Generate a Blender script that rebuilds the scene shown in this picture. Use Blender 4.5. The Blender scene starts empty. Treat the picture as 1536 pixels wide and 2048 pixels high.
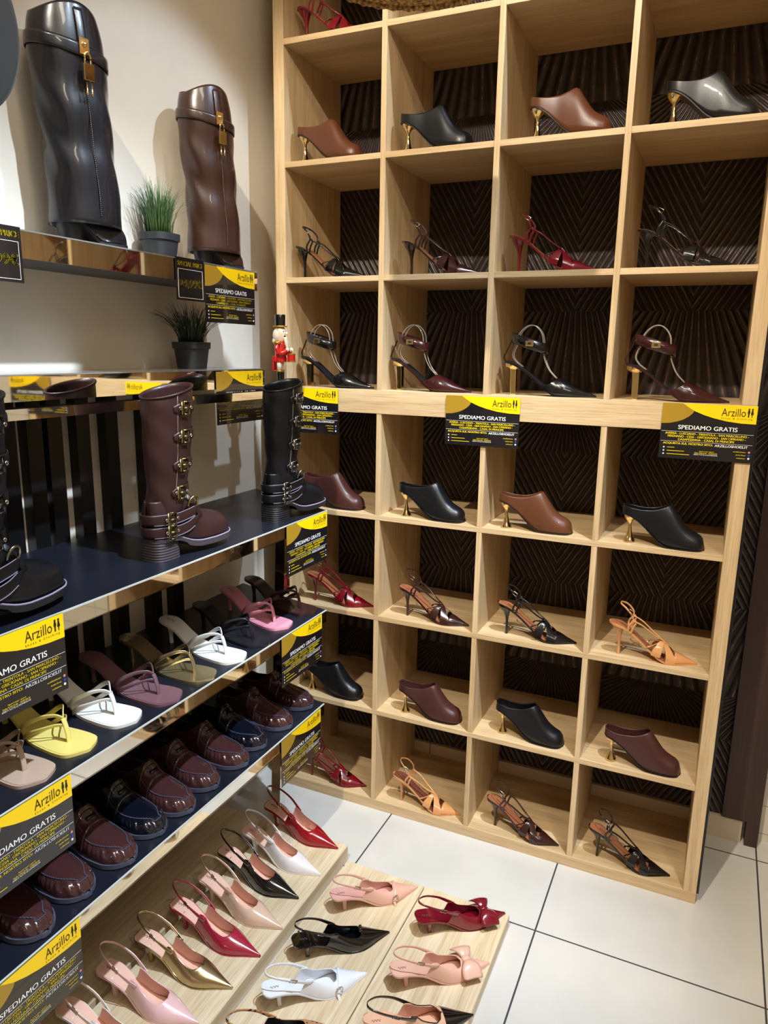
import bpy, bmesh, math, random
from mathutils import Vector, Matrix
random.seed(7)
PI = math.pi
R_ = math.radians
SC = bpy.context.scene
COL = SC.collection

# ------------------------------------------------------------------ camera
cam_d = bpy.data.cameras.new('camera'); cam = bpy.data.objects.new('camera', cam_d); COL.objects.link(cam)
ya, pi_, ro = 0.425951650, -0.216841935, 0.0175393031
fw = Vector((-math.sin(ya)*math.cos(pi_), math.cos(ya)*math.cos(pi_), math.sin(pi_)))
rt = Vector((math.cos(ya), math.sin(ya), 0)); up = rt.cross(fw)
rt2 = rt*math.cos(ro)+up*math.sin(ro); up2 = -rt*math.sin(ro)+up*math.cos(ro)
cam.matrix_world = Matrix(((rt2.x, up2.x, -fw.x, 1.38185392), (rt2.y, up2.y, -fw.y, -2.14795405), (rt2.z, up2.z, -fw.z, 1.63051399), (0, 0, 0, 1)))
cam_d.sensor_fit = 'VERTICAL'; cam_d.sensor_height = 24.0; cam_d.lens = 1459.55*24.0/2048.0
cam_d.clip_start = 0.05; cam_d.clip_end = 50
SC.camera = cam
# ------------------------------------------------------------------ world, lights, exposure
w = bpy.data.worlds.new('world'); SC.world = w; w.use_nodes = True
w.node_tree.nodes['Background'].inputs[0].default_value = (1.0, 0.88, 0.72, 1); w.node_tree.nodes['Background'].inputs[1].default_value = 0.16
SC.view_settings.view_transform = 'Standard'; SC.view_settings.look = 'None'; SC.view_settings.exposure = 0.0; SC.view_settings.gamma = 1.0
SC.view_settings.use_curve_mapping = False
def spot(loc, tgt, power, color, angle=60, blend=0.4, radius=0.03):
    d = bpy.data.lights.new('ceiling_or_fill_spot', 'SPOT'); d.energy = power; d.color = color
    d.spot_size = R_(angle); d.spot_blend = blend; d.shadow_soft_size = radius
    o = bpy.data.objects.new('ceiling_or_fill_spot_light', d); COL.objects.link(o); o.location = loc
    o.rotation_euler = (Vector(tgt)-Vector(loc)).to_track_quat('-Z', 'Y').to_euler(); return o
def area(loc, tgt, power, color, sx, sy):
    d = bpy.data.lights.new('ceiling_panel_light', 'AREA'); d.shape = 'RECTANGLE'; d.size = sx; d.size_y = sy; d.energy = power; d.color = color
    o = bpy.data.objects.new('ceiling_panel_light', d); COL.objects.link(o); o.location = loc
    o.rotation_euler = (Vector(tgt)-Vector(loc)).to_track_quat('-Z', 'Y').to_euler(); return o
CEIL = 3.75
WARM = (1.0, 0.80, 0.55); COOL = (0.80, 0.90, 1.0); NEUT = (1.0, 0.93, 0.82)
SPOTS = [((0.75, -2.3, CEIL-.12), (0.98, 0.0, 1.75), 350, (1.0, .91, .76), 54, .3),
         ((1.75, -0.95, CEIL-.12), (.15, -0.80, .45), 640, (.68, .82, 1.0), 56, .7),
         ((1.75, -0.25, CEIL-.12), (-.11, -.42, 1.62), 150, (.62, .78, 1.0), 36, .35),
         ((2.3, -2.2, CEIL-.12), (1.25, -.35, 0), 45, (1.0, .94, .86), 46, .6)]  # last spot is an added fill to brighten the right-hand floor
for s in SPOTS: spot(*s)
area((1.6, -1.6, CEIL-.05), (1.6, -1.6, 0), 26, (1.0, .88, .72), 1.2, .3)
area((3.0, -3.2, CEIL-.05), (3.0, -3.2, 0), 28, (1.0, .88, .72), 1.2, .3)

# ------------------------------------------------------------------ object helpers
def link(o, parent=None):
    COL.objects.link(o)
    if parent is not None: o.parent = parent
    return o
def tag(o, label, cat, group=None):
    o['label'] = label; o['category'] = cat
    if group: o['group'] = group
    return o
def thing(name, label, cat, loc=(0, 0, 0), rz=0.0, group=None, scale=1.0):
    o = bpy.data.objects.new(name, None); o.empty_display_size = .02; COL.objects.link(o)
    o.location = loc; o.rotation_euler = (0, 0, rz); o.scale = (scale,)*3
    return tag(o, label, cat, group)
class MB:
    def __init__(s): s.bm = bmesh.new()
    def face(s, vs, flip=False):
        try: return s.bm.faces.new(vs[::-1] if flip else vs)
        except ValueError: return None
    def box(s, a, b):
        x0, y0, z0 = a; x1, y1, z1 = b
        return s.hexa([(x0, y0), (x1, y0), (x1, y1), (x0, y1)], z0, z1)
    def hexa(s, poly, z0, z1):
        lo = [s.bm.verts.new((x, y, z0)) for x, y in poly]; hi = [s.bm.verts.new((x, y, z1)) for x, y in poly]
        n = len(poly); s.face(lo[::-1]); s.face(hi)
        for i in range(n): s.face([lo[i], lo[(i+1) % n], hi[(i+1) % n], hi[i]])
        return s
    def loft(s, rings, cap=True, closed=False):
        R = [[s.bm.verts.new(p) for p in r] for r in rings]; n = len(R[0]); m = len(R)
        for i in range(m if closed else m-1):
            A, B = R[i], R[(i+1) % m]
            for j in range(n): s.face([A[j], A[(j+1) % n], B[(j+1) % n], B[j]])
        if cap and not closed: s.face(R[0][::-1]); s.face(R[-1])
        return s
    def grid(s, rows, flip=False):
        R = [[s.bm.verts.new(p) for p in r] for r in rows]
        for i in range(len(R)-1):
            for j in range(len(R[0])-1): s.face([R[i][j], R[i+1][j], R[i+1][j+1], R[i][j+1]], flip)
        return s
    def lathe(s, prof, c=(0, 0, 0), n=20):
        return s.loft([[(c[0]+r*math.cos(2*PI*k/n), c[1]+r*math.sin(2*PI*k/n), c[2]+z) for k in range(n)] for r, z in prof])
    def ell(s, secs, n=16, e=2.0):
        # secs: (z, cx, cy, rx, ry[, tiltx]) stacked ellipses
        rings = []
        for q in secs:
            z, cx, cy, rx, ry = q[:5]; tl = q[5] if len(q) > 5 else 0
            ring = []
            for k in range(n):
                a = 2*PI*k/n; ca, sa = math.cos(a), math.sin(a)
                px = rx*math.copysign(abs(ca)**(2/e), ca); py = ry*math.copysign(abs(sa)**(2/e), sa)
                ring.append((cx+px, cy+py, z+tl*px))
            rings.append(ring)
        return s.loft(rings)
    def sphere(s, c, r, seg=12, sc=(1, 1, 1)):
        rings = []
        for i in range(1, seg//2+1):
            t = -PI/2+PI*i/(seg//2+1)
            rings.append([(c[0]+sc[0]*r*math.cos(t)*math.cos(2*PI*k/seg), c[1]+sc[1]*r*math.cos(t)*math.sin(2*PI*k/seg), c[2]+sc[2]*r*math.sin(t)) for k in range(seg)])
        return s.loft(rings)
    def sweep(s, pts, hw, ht, wd=(0, 0, 1), sub=5, n=8, closed=False, smooth=True):
        P = cat(pts, sub, closed) if smooth else [Vector(p) for p in pts]
        wds = wd if isinstance(wd, list) else [wd]*len(pts)
        W = cat(wds, sub, closed) if smooth else [Vector(q) for q in wds]
        rings = []; m = len(P)
        for i in range(m):
            a = P[(i-1) % m] if (closed or i > 0) else P[i]; b = P[(i+1) % m] if (closed or i < m-1) else P[i]
            T = (b-a).normalized(); wv = Vector(W[i]); wv = wv-T*wv.dot(T)
            if wv.length < 1e-6: wv = T.orthogonal()
            wv.normalize(); nv = T.cross(wv).normalized()
            f = i/(m-1)*(len(pts)-1) if not closed else 0
            h1 = hw if not isinstance(hw, (list, tuple)) else lerp_list(hw, f)
            h2 = ht if not isinstance(ht, (list, tuple)) else lerp_list(ht, f)
            rings.append([P[i]+wv*(h1*spow(math.cos(2*PI*k/n+PI/n), .6))+nv*(h2*spow(math.sin(2*PI*k/n+PI/n), .6)) for k in range(n)])
        return s.loft(rings, closed=closed)
    def build(s, name, mat, parent=None, smooth=True, bevel=0, solid=0, sub=0, offset=-1, mats=None, angle=None, merge=True):
        bm = s.bm
        if merge: bmesh.ops.remove_doubles(bm, verts=bm.verts, dist=1e-6)
        me = bpy.data.meshes.new(name); bm.to_mesh(me); bm.free()
        for m_ in (mats or [mat]): me.materials.append(m_)
        for p in me.polygons: p.use_smooth = smooth
        if smooth and angle: me.set_sharp_from_angle(angle=R_(angle))
        o = bpy.data.objects.new(name, me); link(o, parent)
        if sub: q = o.modifiers.new('sub', 'SUBSURF'); q.levels = sub; q.render_levels = sub
        if solid:
            q = o.modifiers.new('solid', 'SOLIDIFY'); q.thickness = solid; q.offset = offset
            if mats and len(mats) > 1: q.material_offset = 1
        if bevel: q = o.modifiers.new('bevel', 'BEVEL'); q.width = bevel; q.segments = 2; q.limit_method = 'ANGLE'
        return o
def spow(v, e): return math.copysign(abs(v)**e, v)
def lerp_list(L, f):
    i = min(int(f), len(L)-2); return L[i]+(L[i+1]-L[i])*(f-i)
def cat(pts, n=5, closed=False):
    P = [Vector(p) for p in pts]; m = len(P); out = []
    for i in range(m if closed else m-1):
        p1, p2 = P[i], P[(i+1) % m]
        p0 = P[(i-1) % m] if (closed or i > 0) else p1*2-p2
        p3 = P[(i+2) % m] if (closed or i < m-2) else p2*2-p1
        for k in range(n):
            t = k/n
            out.append(.5*((2*p1)+(p2-p0)*t+(2*p0-5*p1+4*p2-p3)*t*t+(3*p1-p0-3*p2+p3)*t**3))
    if not closed: out.append(P[-1])
    return out
def tab(T):
    # monotone smooth interpolation of (x, v)
    xs = [a for a, b in T]; ys = [b for a, b in T]; n = len(xs)
    d = [(ys[i+1]-ys[i])/(xs[i+1]-xs[i]) for i in range(n-1)]
    m = [d[0]]+[0 if d[i-1]*d[i] <= 0 else 2*d[i-1]*d[i]/(d[i-1]+d[i]) for i in range(1, n-1)]+[d[-1]]
    def f(x):
        if x <= xs[0]: return ys[0]
        if x >= xs[-1]: return ys[-1]
        i = max(k for k in range(n-1) if xs[k] <= x)
        h = xs[i+1]-xs[i]; t = (x-xs[i])/h
        return (2*t**3-3*t*t+1)*ys[i]+(t**3-2*t*t+t)*h*m[i]+(-2*t**3+3*t*t)*ys[i+1]+(t**3-t*t)*h*m[i+1]
    return f
def copy_tree(o, parent=None, remap=None):
    c = o.copy(); COL.objects.link(c)
    if parent is not None: c.parent = parent
    if remap and o.type == 'MESH':
        for i, sl in enumerate(o.material_slots):
            nm = sl.material.name if sl.material else None
            if nm in remap:
                c.material_slots[i].link = 'OBJECT'; c.material_slots[i].material = remap[nm]
    for ch in list(o.children): copy_tree(ch, c, remap)
    return c
def place(proto, used, loc, rz, label, group, remap=None):
    """first use moves the prototype itself, later uses are copies"""
    if not used: o = proto; used.append(1)
    else: o = copy_tree(proto, None, remap)
    o.location = loc; o.rotation_euler = (0, 0, rz); o['label'] = label; o['group'] = group
    return o

# ------------------------------------------------------------------ materials
MATS = {}
def lin(c): return tuple(((v/255)/12.92 if v/255 <= .04045 else ((v/255+.055)/1.055)**2.4) for v in c)
def pm(name, rgb, rough=.5, metal=0, coat=0, spec=.5, bump=0, bscale=200, var=0, trans=0, alpha=1, sheen=0, subs=0):
    if name in MATS: return MATS[name]
    m = bpy.data.materials.new(name); m.use_nodes = True; nt = m.node_tree; b = nt.nodes['Principled BSDF']
    c = lin(rgb)+(1,)
    b.inputs['Base Color'].default_value = c; b.inputs['Roughness'].default_value = rough; b.inputs['Metallic'].default_value = metal
    b.inputs['Coat Weight'].default_value = coat; b.inputs['Coat Roughness'].default_value = .04; b.inputs['Specular IOR Level'].default_value = spec
    b.inputs['Transmission Weight'].default_value = trans; b.inputs['Alpha'].default_value = alpha; b.inputs['Sheen Weight'].default_value = sheen
    tc = nt.nodes.new('ShaderNodeTexCoord')
    ns = nt.nodes.new('ShaderNodeTexNoise'); ns.inputs['Scale'].default_value = bscale; ns.inputs['Detail'].default_value = 4
    nt.links.new(tc.outputs['Object'], ns.inputs['Vector'])
    if bump:
        bp = nt.nodes.new('ShaderNodeBump'); bp.inputs['Strength'].default_value = bump; bp.inputs['Distance'].default_value = .001
        nt.links.new(ns.outputs['Fac'], bp.inputs['Height']); nt.links.new(bp.outputs['Normal'], b.inputs['Normal'])
    n2 = nt.nodes.new('ShaderNodeTexNoise'); n2.inputs['Scale'].default_value = 25; nt.links.new(tc.outputs['Object'], n2.inputs['Vector'])
    mx = nt.nodes.new('ShaderNodeMix'); mx.data_type = 'RGBA'
    mx.inputs[6].default_value = c; mx.inputs[7].default_value = tuple(min(1, v*(1-max(var, .06))) for v in c[:3])+(1,)
    nt.links.new(n2.outputs['Fac'], mx.inputs[0]); nt.links.new(mx.outputs[2], b.inputs['Base Color'])
    MATS[name] = m; return m
def wood(name, axis, c1, c2, rough=.45):
    m = bpy.data.materials.new(name); m.use_nodes = True; nt = m.node_tree; N = nt.nodes; L = nt.links; b = N['Principled BSDF']
    tc = N.new('ShaderNodeTexCoord'); oi = N.new('ShaderNodeObjectInfo')
    mp = N.new('ShaderNodeMapping'); sc = [22, 22, 22]; sc['xyz'.index(axis)] = .9
    mp.inputs['Scale'].default_value = sc; L.new(tc.outputs['Object'], mp.inputs['Vector'])
    ad = N.new('ShaderNodeVectorMath'); ad.operation = 'ADD'; L.new(mp.outputs[0], ad.inputs[0])
    cb = N.new('ShaderNodeCombineXYZ'); ml = N.new('ShaderNodeMath'); ml.operation = 'MULTIPLY'; ml.inputs[1].default_value = 37.0
    L.new(oi.outputs['Random'], ml.inputs[0])
    for i in range(3): L.new(ml.outputs[0], cb.inputs[i])
    L.new(cb.outputs[0], ad.inputs[1])
    n1 = N.new('ShaderNodeTexNoise'); n1.inputs['Scale'].default_value = 1.0; n1.inputs['Detail'].default_value = 6; n1.inputs['Roughness'].default_value = .62; n1.inputs['Distortion'].default_value = .6
    L.new(ad.outputs[0], n1.inputs['Vector'])
    mp2 = N.new('ShaderNodeMapping'); s2 = [260, 260, 260]; s2['xyz'.index(axis)] = 9; mp2.inputs['Scale'].default_value = s2
    L.new(tc.outputs['Object'], mp2.inputs['Vector'])
    n2 = N.new('ShaderNodeTexNoise'); n2.inputs['Scale'].default_value = 1; n2.inputs['Detail'].default_value = 3; L.new(mp2.outputs[0], n2.inputs['Vector'])
    cr = N.new('ShaderNodeValToRGB'); cr.color_ramp.elements[0].position = .32; cr.color_ramp.elements[0].color = lin(c2)+(1,)
    cr.color_ramp.elements[1].position = .68; cr.color_ramp.elements[1].color = lin(c1)+(1,)
    L.new(n1.outputs['Fac'], cr.inputs[0])
    mx = N.new('ShaderNodeMix'); mx.data_type = 'RGBA'; mx.blend_type = 'MULTIPLY'; mx.inputs[0].default_value = .55
    cr2 = N.new('ShaderNodeValToRGB'); cr2.color_ramp.elements[0].position = .3; cr2.color_ramp.elements[0].color = (.62, .56, .48, 1); cr2.color_ramp.elements[1].position = .55; cr2.color_ramp.elements[1].color = (1, 1, 1, 1)
    L.new(n2.outputs['Fac'], cr2.inputs[0]); L.new(cr.outputs[0], mx.inputs[6]); L.new(cr2.outputs[0], mx.inputs[7])
    L.new(mx.outputs[2], b.inputs['Base Color']); b.inputs['Roughness'].default_value = rough
    bp = N.new('ShaderNodeBump'); bp.inputs['Strength'].default_value = .15; bp.inputs['Distance'].default_value = .0008
    L.new(n2.outputs['Fac'], bp.inputs['Height']); L.new(bp.outputs[0], b.inputs['Normal'])
    return m
OAK1, OAK2 = (222, 194, 152), (190, 160, 116)
oak_x = wood('oak_x', 'x', OAK1, OAK2); oak_z = wood('oak_z', 'z', OAK1, OAK2); oak_y = wood('oak_y', 'y', (226, 208, 176), (196, 174, 138))
MIRROR = pm('mirror_steel', (238, 236, 230), .03, 1)
STEELD = pm('dark_mirror_steel', (150, 146, 140), .05, 1)
TRIMW = pm('glass_edge', (196, 200, 192), .2, 0, coat=.4)
NAVY = pm('navy_black_board', (25, 28, 38), .30, 0, bump=.05, bscale=900, var=.2)
BLK = pm('black_satin', (14, 14, 16), .35)
GOLD = pm('polished_gold', (240, 214, 158), .1, 1)
BRASS = pm('aged_brass', (170, 156, 104), .28, 1, bump=.1)
NICK = pm('dark_nickel', (150, 148, 142), .22, 1)
SILV = pm('bright_chrome', (225, 222, 218), .1, 1)
# ================================================================== the setting
def struct(name, mb, mat, **k):
    o = mb.build(name, mat, None, smooth=False, **k); o['kind'] = 'structure'; return o
WX = -0.11; WY = 0.392; XR = 4.6; YF = -4.8
def tile_mat(name, c, cg, sx, sy, ox, oy, w=.0022, rough=.12, ax=('X', 'Y'), bumpy=.02):
    m = bpy.data.materials.new(name); m.use_nodes = True; nt = m.node_tree; N = nt.nodes; L = nt.links; b = N['Principled BSDF']
    tc = N.new('ShaderNodeTexCoord'); sp = N.new('ShaderNodeSeparateXYZ'); L.new(tc.outputs['Object'], sp.inputs[0])
    def line(axis, s, o_):
        a = N.new('ShaderNodeMath'); a.operation = 'SUBTRACT'; a.inputs[1].default_value = o_-w/2; L.new(sp.outputs[axis], a.inputs[0])
        q = N.new('ShaderNodeMath'); q.operation = 'FLOORED_MODULO'; q.inputs[1].default_value = s; L.new(a.outputs[0], q.inputs[0])
        l = N.new('ShaderNodeMath'); l.operation = 'LESS_THAN'; l.inputs[1].default_value = w; L.new(q.outputs[0], l.inputs[0]); return l
    l1 = line(ax[0], sx, ox); l2 = line(ax[1], sy, oy)
    mm = N.new('ShaderNodeMath'); mm.operation = 'MAXIMUM'; L.new(l1.outputs[0], mm.inputs[0]); L.new(l2.outputs[0], mm.inputs[1])
    ns = N.new('ShaderNodeTexNoise'); ns.inputs['Scale'].default_value = 5; ns.inputs['Detail'].default_value = 5; L.new(tc.outputs['Object'], ns.inputs['Vector'])
    cr = N.new('ShaderNodeValToRGB'); cr.color_ramp.elements[0].position = .35; cr.color_ramp.elements[1].position = .7
    cr.color_ramp.elements[0].color = lin(tuple(v*.965 for v in c))+(1,); cr.color_ramp.elements[1].color = lin(c)+(1,)
    L.new(ns.outputs['Fac'], cr.inputs[0])
    mx = N.new('ShaderNodeMix'); mx.data_type = 'RGBA'; L.new(mm.outputs[0], mx.inputs[0]); L.new(cr.outputs[0], mx.inputs[6]); mx.inputs[7].default_value = lin(cg)+(1,)
    L.new(mx.outputs[2], b.inputs['Base Color'])
    rg = N.new('ShaderNodeMapRange'); rg.inputs[3].default_value = rough; rg.inputs[4].default_value = .8; L.new(mm.outputs[0], rg.inputs[0]); L.new(rg.outputs[0], b.inputs['Roughness'])
    return m
FLOOR = tile_mat('floor_tile', (202, 198, 190), (58, 54, 56), .596, .62, .458, -.315, w=.005, rough=.16)
SKIRT = tile_mat('skirting_tile', (206, 190, 166), (70, 60, 52), .596, 9, .458, 5, w=.003, rough=.3)
WTILE = tile_mat('wall_tile', (214, 206, 190), (150, 144, 132), .6, .105, .2, .03, w=.003, rough=.35, ax=('X', 'Z'))
PAINT = pm('cream_wall_paint', (226, 216, 198), .7, bump=.25, bscale=60, var=.04)
CEILM = pm('ceiling_paint', (236, 230, 218), .8)
def reed_mat():
    m = bpy.data.materials.new('dark_reed_panel'); m.use_nodes = True; nt = m.node_tree; N = nt.nodes; L = nt.links; b = N['Principled BSDF']
    tc = N.new('ShaderNodeTexCoord'); sp = N.new('ShaderNodeSeparateXYZ'); L.new(tc.outputs['Object'], sp.inputs[0])
    def M(op, a, b_=None, c=None):
        q = N.new('ShaderNodeMath'); q.operation = op
        for i, v in enumerate((a, b_, c)):
            if v is None: continue
            if isinstance(v, (int, float)): q.inputs[i].default_value = v
            else: L.new(v, q.inputs[i])
        return q.outputs[0]
    X, Z = sp.outputs['X'], sp.outputs['Z']
    def fan(cx, cz, px, pz, n):
        u = M('SUBTRACT', M('FLOORED_MODULO', M('SUBTRACT', X, cx-px/2), px), px/2)
        v = M('FLOORED_MODULO', M('SUBTRACT', Z, cz), pz)
        vv = M('SUBTRACT', pz+.06, v)
        ang = M('ARCTAN2', u, vv)
        return ang, v, u
    ang, v, u = fan(.19, .05, .36, .47, 60)
    # chevron reeds: distance across slanted stripes, mirrored about each cell's middle
    chev = M('ADD', M('MULTIPLY', M('ABSOLUTE', u), .86), M('MULTIPLY', Z, -.5))
    s1 = M('SINE', M('MULTIPLY', chev, 330)); s2 = M('SINE', M('MULTIPLY', ang, 85))
    sel = M('GREATER_THAN', M('FLOORED_MODULO', M('ADD', Z, .11), .94), .47)
    mxs = N.new('ShaderNodeMix'); mxs.data_type = 'FLOAT'; L.new(sel, mxs.inputs[0]); L.new(s1, mxs.inputs[2]); L.new(s2, mxs.inputs[3])
    stripe = mxs.outputs[0]
    ns = N.new('ShaderNodeTexNoise'); ns.inputs['Scale'].default_value = 26; ns.inputs['Detail'].default_value = 5; L.new(tc.outputs['Object'], ns.inputs['Vector'])
    h = M('ADD', M('MULTIPLY', stripe, .5), ns.outputs['Fac'])
    bp = N.new('ShaderNodeBump'); bp.inputs['Strength'].default_value = .9; bp.inputs['Distance'].default_value = .006; L.new(h, bp.inputs['Height']); L.new(bp.outputs[0], b.inputs['Normal'])
    # thin pale ridges broken up by noise
    n3 = N.new('ShaderNodeTexNoise'); n3.inputs['Scale'].default_value = 34; n3.inputs['Detail'].default_value = 3; L.new(tc.outputs['Object'], n3.inputs['Vector'])
    rid = M('MULTIPLY', M('GREATER_THAN', stripe, .972), M('GREATER_THAN', n3.outputs['Fac'], .56))
    cr = N.new('ShaderNodeValToRGB'); cr.color_ramp.elements[0].position = .1; cr.color_ramp.elements[0].color = lin((28, 23, 23))+(1,)
    cr.color_ramp.elements[1].position = .9; cr.color_ramp.elements[1].color = lin((80, 67, 65))+(1,)
    L.new(M('ADD', M('MULTIPLY', stripe, .4), .5), cr.inputs[0])
    mx = N.new('ShaderNodeMix'); mx.data_type = 'RGBA'; L.new(rid, mx.inputs[0]); L.new(cr.outputs[0], mx.inputs[6]); mx.inputs[7].default_value = lin((128, 114, 104))+(1,)
    L.new(mx.outputs[2], b.inputs['Base Color']); b.inputs['Roughness'].default_value = .38
    return m
REED = reed_mat()
struct('floor', MB().box((WX-.1, YF-.1, -.1), (XR+.1, 1.4, 0)), FLOOR)
struct('ceiling', MB().box((WX-.1, YF-.1, CEIL), (XR+.1, 1.4, CEIL+.1)), CEILM)
struct('wall_left', MB().box((WX-.1, YF-.1, 0), (WX, .55, CEIL)), PAINT)
struct('wall_back', MB().box((WX, WY, .085), (1.60, WY+.12, CEIL)), REED)
struct('baseboard_back', MB().box((WX, WY-.012, 0), (1.60, WY+.12, .083)), SKIRT)
struct('wall_tiled', MB().box((1.60, WY+.03, 0), (XR+.1, WY+.15, CEIL)), WTILE)
struct('wall_right', MB().box((XR, YF, 0), (XR+.1, 1.4, CEIL)), PAINT)
struct('wall_front', MB().box((WX, YF-.1, 0), (XR, YF, CEIL)), PAINT)
DKW = wood('dark_stained_wood', 'z', (72, 50, 46), (50, 34, 32), .4)
struct('trim_post', MB().hexa([(1.535, WY-.02), (1.652, WY-.02), (1.652, WY+.05), (1.535, WY+.05)], .09, CEIL).hexa([(1.612, WY-.02), (1.652, WY-.02), (1.652, WY+.05), (1.612, WY+.05)], 0, .09), DKW)
# black upright battens on the left wall
for y0 in (-1.19, -1.10, -1.02, -.948, -.889, -.802, -.705, -.57, -.472):
    o = MB().box((WX, y0, .06), (WX+.03, y0+.043, 1.53)).build('wall_batten', BLK, None, smooth=False)
    tag(o, 'black upright batten fixed to the cream wall behind the mirrored shelves', 'batten', 'black battens on the cream wall')

# ================================================================== oak cube shelving
T, t, D = .0376, .0169, .380; W_ = 1.4705; h = (W_-2*T-3*t)/4; H = W_
def X(i): return T+i*(h+t)          # left edge of compartment i
SH = [T+j*(h+t) for j in range(4)]  # standing surfaces
up_ = thing('cube_shelving', 'pale oak four by four cube shelving unit stacked on top of the lower one', 'shelving unit', (0, 0, H))
lo_ = thing('cube_shelving', 'pale oak four by four cube shelving unit standing on the tiled floor', 'shelving unit', (0, 0, 0))
def part(n, par, a, b, m): return MB().box(a, b).build(n, m, par, smooth=False, bevel=.0008)
for par in (up_, lo_):
    part('bottom_board', par, (0, 0, 0), (W_, D, T), oak_x); part('top_board', par, (0, 0, W_-T), (W_, D, W_), oak_x)
    part('side_panel', par, (0, 0, T), (T, D, W_-T), oak_z); part('side_panel', par, (W_-T, 0, T), (W_, D, W_-T), oak_z)
    c = part('side_cover', par, (W_, .001, T), (W_+.007, D, W_), BLK); c['label'] = 'thin black outer side cover'
for i in range(1, 4):
    part('divider', up_, (X(i)-t, 0.001, T), (X(i), D, W_-T), oak_z)
    part('shelf', lo_, (T, 0.001, SH[i]-t), (W_-T, D, SH[i]), oak_x)
    for j in range(4):
        part('shelf', up_, (X(j), 0.0015, SH[i]-t), (X(j)+h, D, SH[i]), oak_x)
        part('divider', lo_, (X(i)-t, 0.0015, SH[j]), (X(i), D, SH[j]+h), oak_z)
# wall socket seen through the lower left compartment
sk = thing('wall_socket', 'pale wall socket on the dark wall behind the leftmost compartment', 'socket', (.13, WY, .37))
MB().box((-.055, -.01, -.04), (.055, 0, .04)).build('cover_plate', pm('socket_brown', (86, 68, 56), .5), sk, smooth=False, bevel=.003)
MB().box((-.034, -.014, -.024), (.034, -.009, .024)).build('insert', pm('socket_ivory', (206, 186, 158), .4), sk, smooth=False, bevel=.001)
mb = MB()
for q in (-.008, 0, .008): mb.box((-.003, -.0155, q*2-.002), (.003, -.0138, q*2+.002))
mb.build('pin_hole', BLK, sk, smooth=False)

# ================================================================== mirrored wall display
XF = .315
unit = thing('display_stand', 'mirrored steel display stand with three dark shelves below the wall shelves', 'display stand', (.09, -.2, 0))
def sub_(p): return (p[0]-.09, p[1]+.2, p[2])
def dshelf(z, yb, yf, y1=-1.85, th=.035):
    xb = WX+.032
    poly = [(xb-.09, y1+.2), (XF-.002-.09, y1+.2), (XF-.002-.09, yf+.2), (xb-.09, yb+.2)]
    s = MB().hexa(poly, z-.006, z).build('shelf', NAVY, unit, smooth=False)
    MB().hexa([(xb-.09, y1+.2), (XF-.006-.09, y1+.2), (XF-.006-.09, yf+.2), (xb-.09, yb+.2)], z-th+.002, z-.006).build('shelf_underside', STEELD, s, smooth=False)
    MB().box((XF-.006-.09, y1+.2, z-th), (XF-.09, yf+.2, z-.002)).build('mirror_fascia', MIRROR, s, smooth=False)
    MB().box((XF-.003-.09, y1+.2, z-.002), (XF+.001-.09, yf+.2, z+.0008)).build('glass_edge', TRIMW, s, smooth=False)
    MB().box((XF-.004-.09, y1+.2, z-th-.0015), (XF+.001-.09, yf+.2, z-th)).build('lower_edge', STEELD, s, smooth=False)
Z3, Z4, Z5 = 1.149, .826, .51
dshelf(Z3, -.03, -.222); dshelf(Z4, -.12, -.225); dshelf(Z5, -.12, -.24)
for yy, dx in ((-.14, 1), (-1.75, 1)):
    rings = []
    for z, x in ((0, .067), (.55, .085), (1.10, .107), (1.485, .112)):
        rings.append([(x-.018-.09, yy-.018+.2, z), (x+.018-.09, yy-.018+.2, z), (x+.018-.09, yy+.018+.2, z), (x-.018-.09, yy+.018+.2, z)])
    MB().loft(rings).build('post', MIRROR, unit, smooth=False)
MB().box((.09-.09, -1.85+.2, 1.485), (.13-.09, -.1+.2, 1.507)).build('top_beam', MIRROR, unit, smooth=False)
# wall shelves (mirror boxes)
def wshelf(ztop, yend, label):
    s = thing('wall_shelf', label, 'shelf', (WX, yend, ztop))
    MB().box((0, -1.9, -.052), (.19, 0, -.003)).build('shelf_box', pm('shelf_grey', (70, 68, 70), .5), s, smooth=False)
    MB().box((0, -1.9, -.003), (.194, 0, 0)).build('glass_top', pm('glass_top', (170, 172, 172), .12, .6), s, smooth=False)
    MB().box((.19, -1.9, -.055), (.194, 0, -.0035)).build('mirror_fascia', MIRROR, s, smooth=False)
    return s
wshelf(1.855, -.235, 'upper mirror-edged wall shelf carrying the two tallest boots')
wshelf(1.572, -.205, 'lower mirror-edged wall shelf carrying one potted grass plant')
# platforms
def plat(name, x0, x1, y0, y1, z, label, z0=0):
    o = MB().box((x0, y0, z0), (x1, y1, z)).build(name, oak_y, None, smooth=False, bevel=.0012)
    return tag(o, label, 'platform', 'oak display platforms')
plat('wooden_platform', .147, .429, -1.9, -.286, .055, 'pale oak platform board carrying the row of pointed slingback pumps')
plat('wooden_platform', WX+.031, .130, -1.7, -.286, .053, 'oak platform board against the wall under the mirrored stand')
plat('wooden_platform', .454, .7155, -1.9, -.333, .040, 'low oak board with pink, black and white slingbacks, next to the raised platform')
plat('wooden_platform', .7185, .981, -1.9, -.333, .040, 'low oak board with the two bow slingbacks, outermost on the floor')
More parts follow.
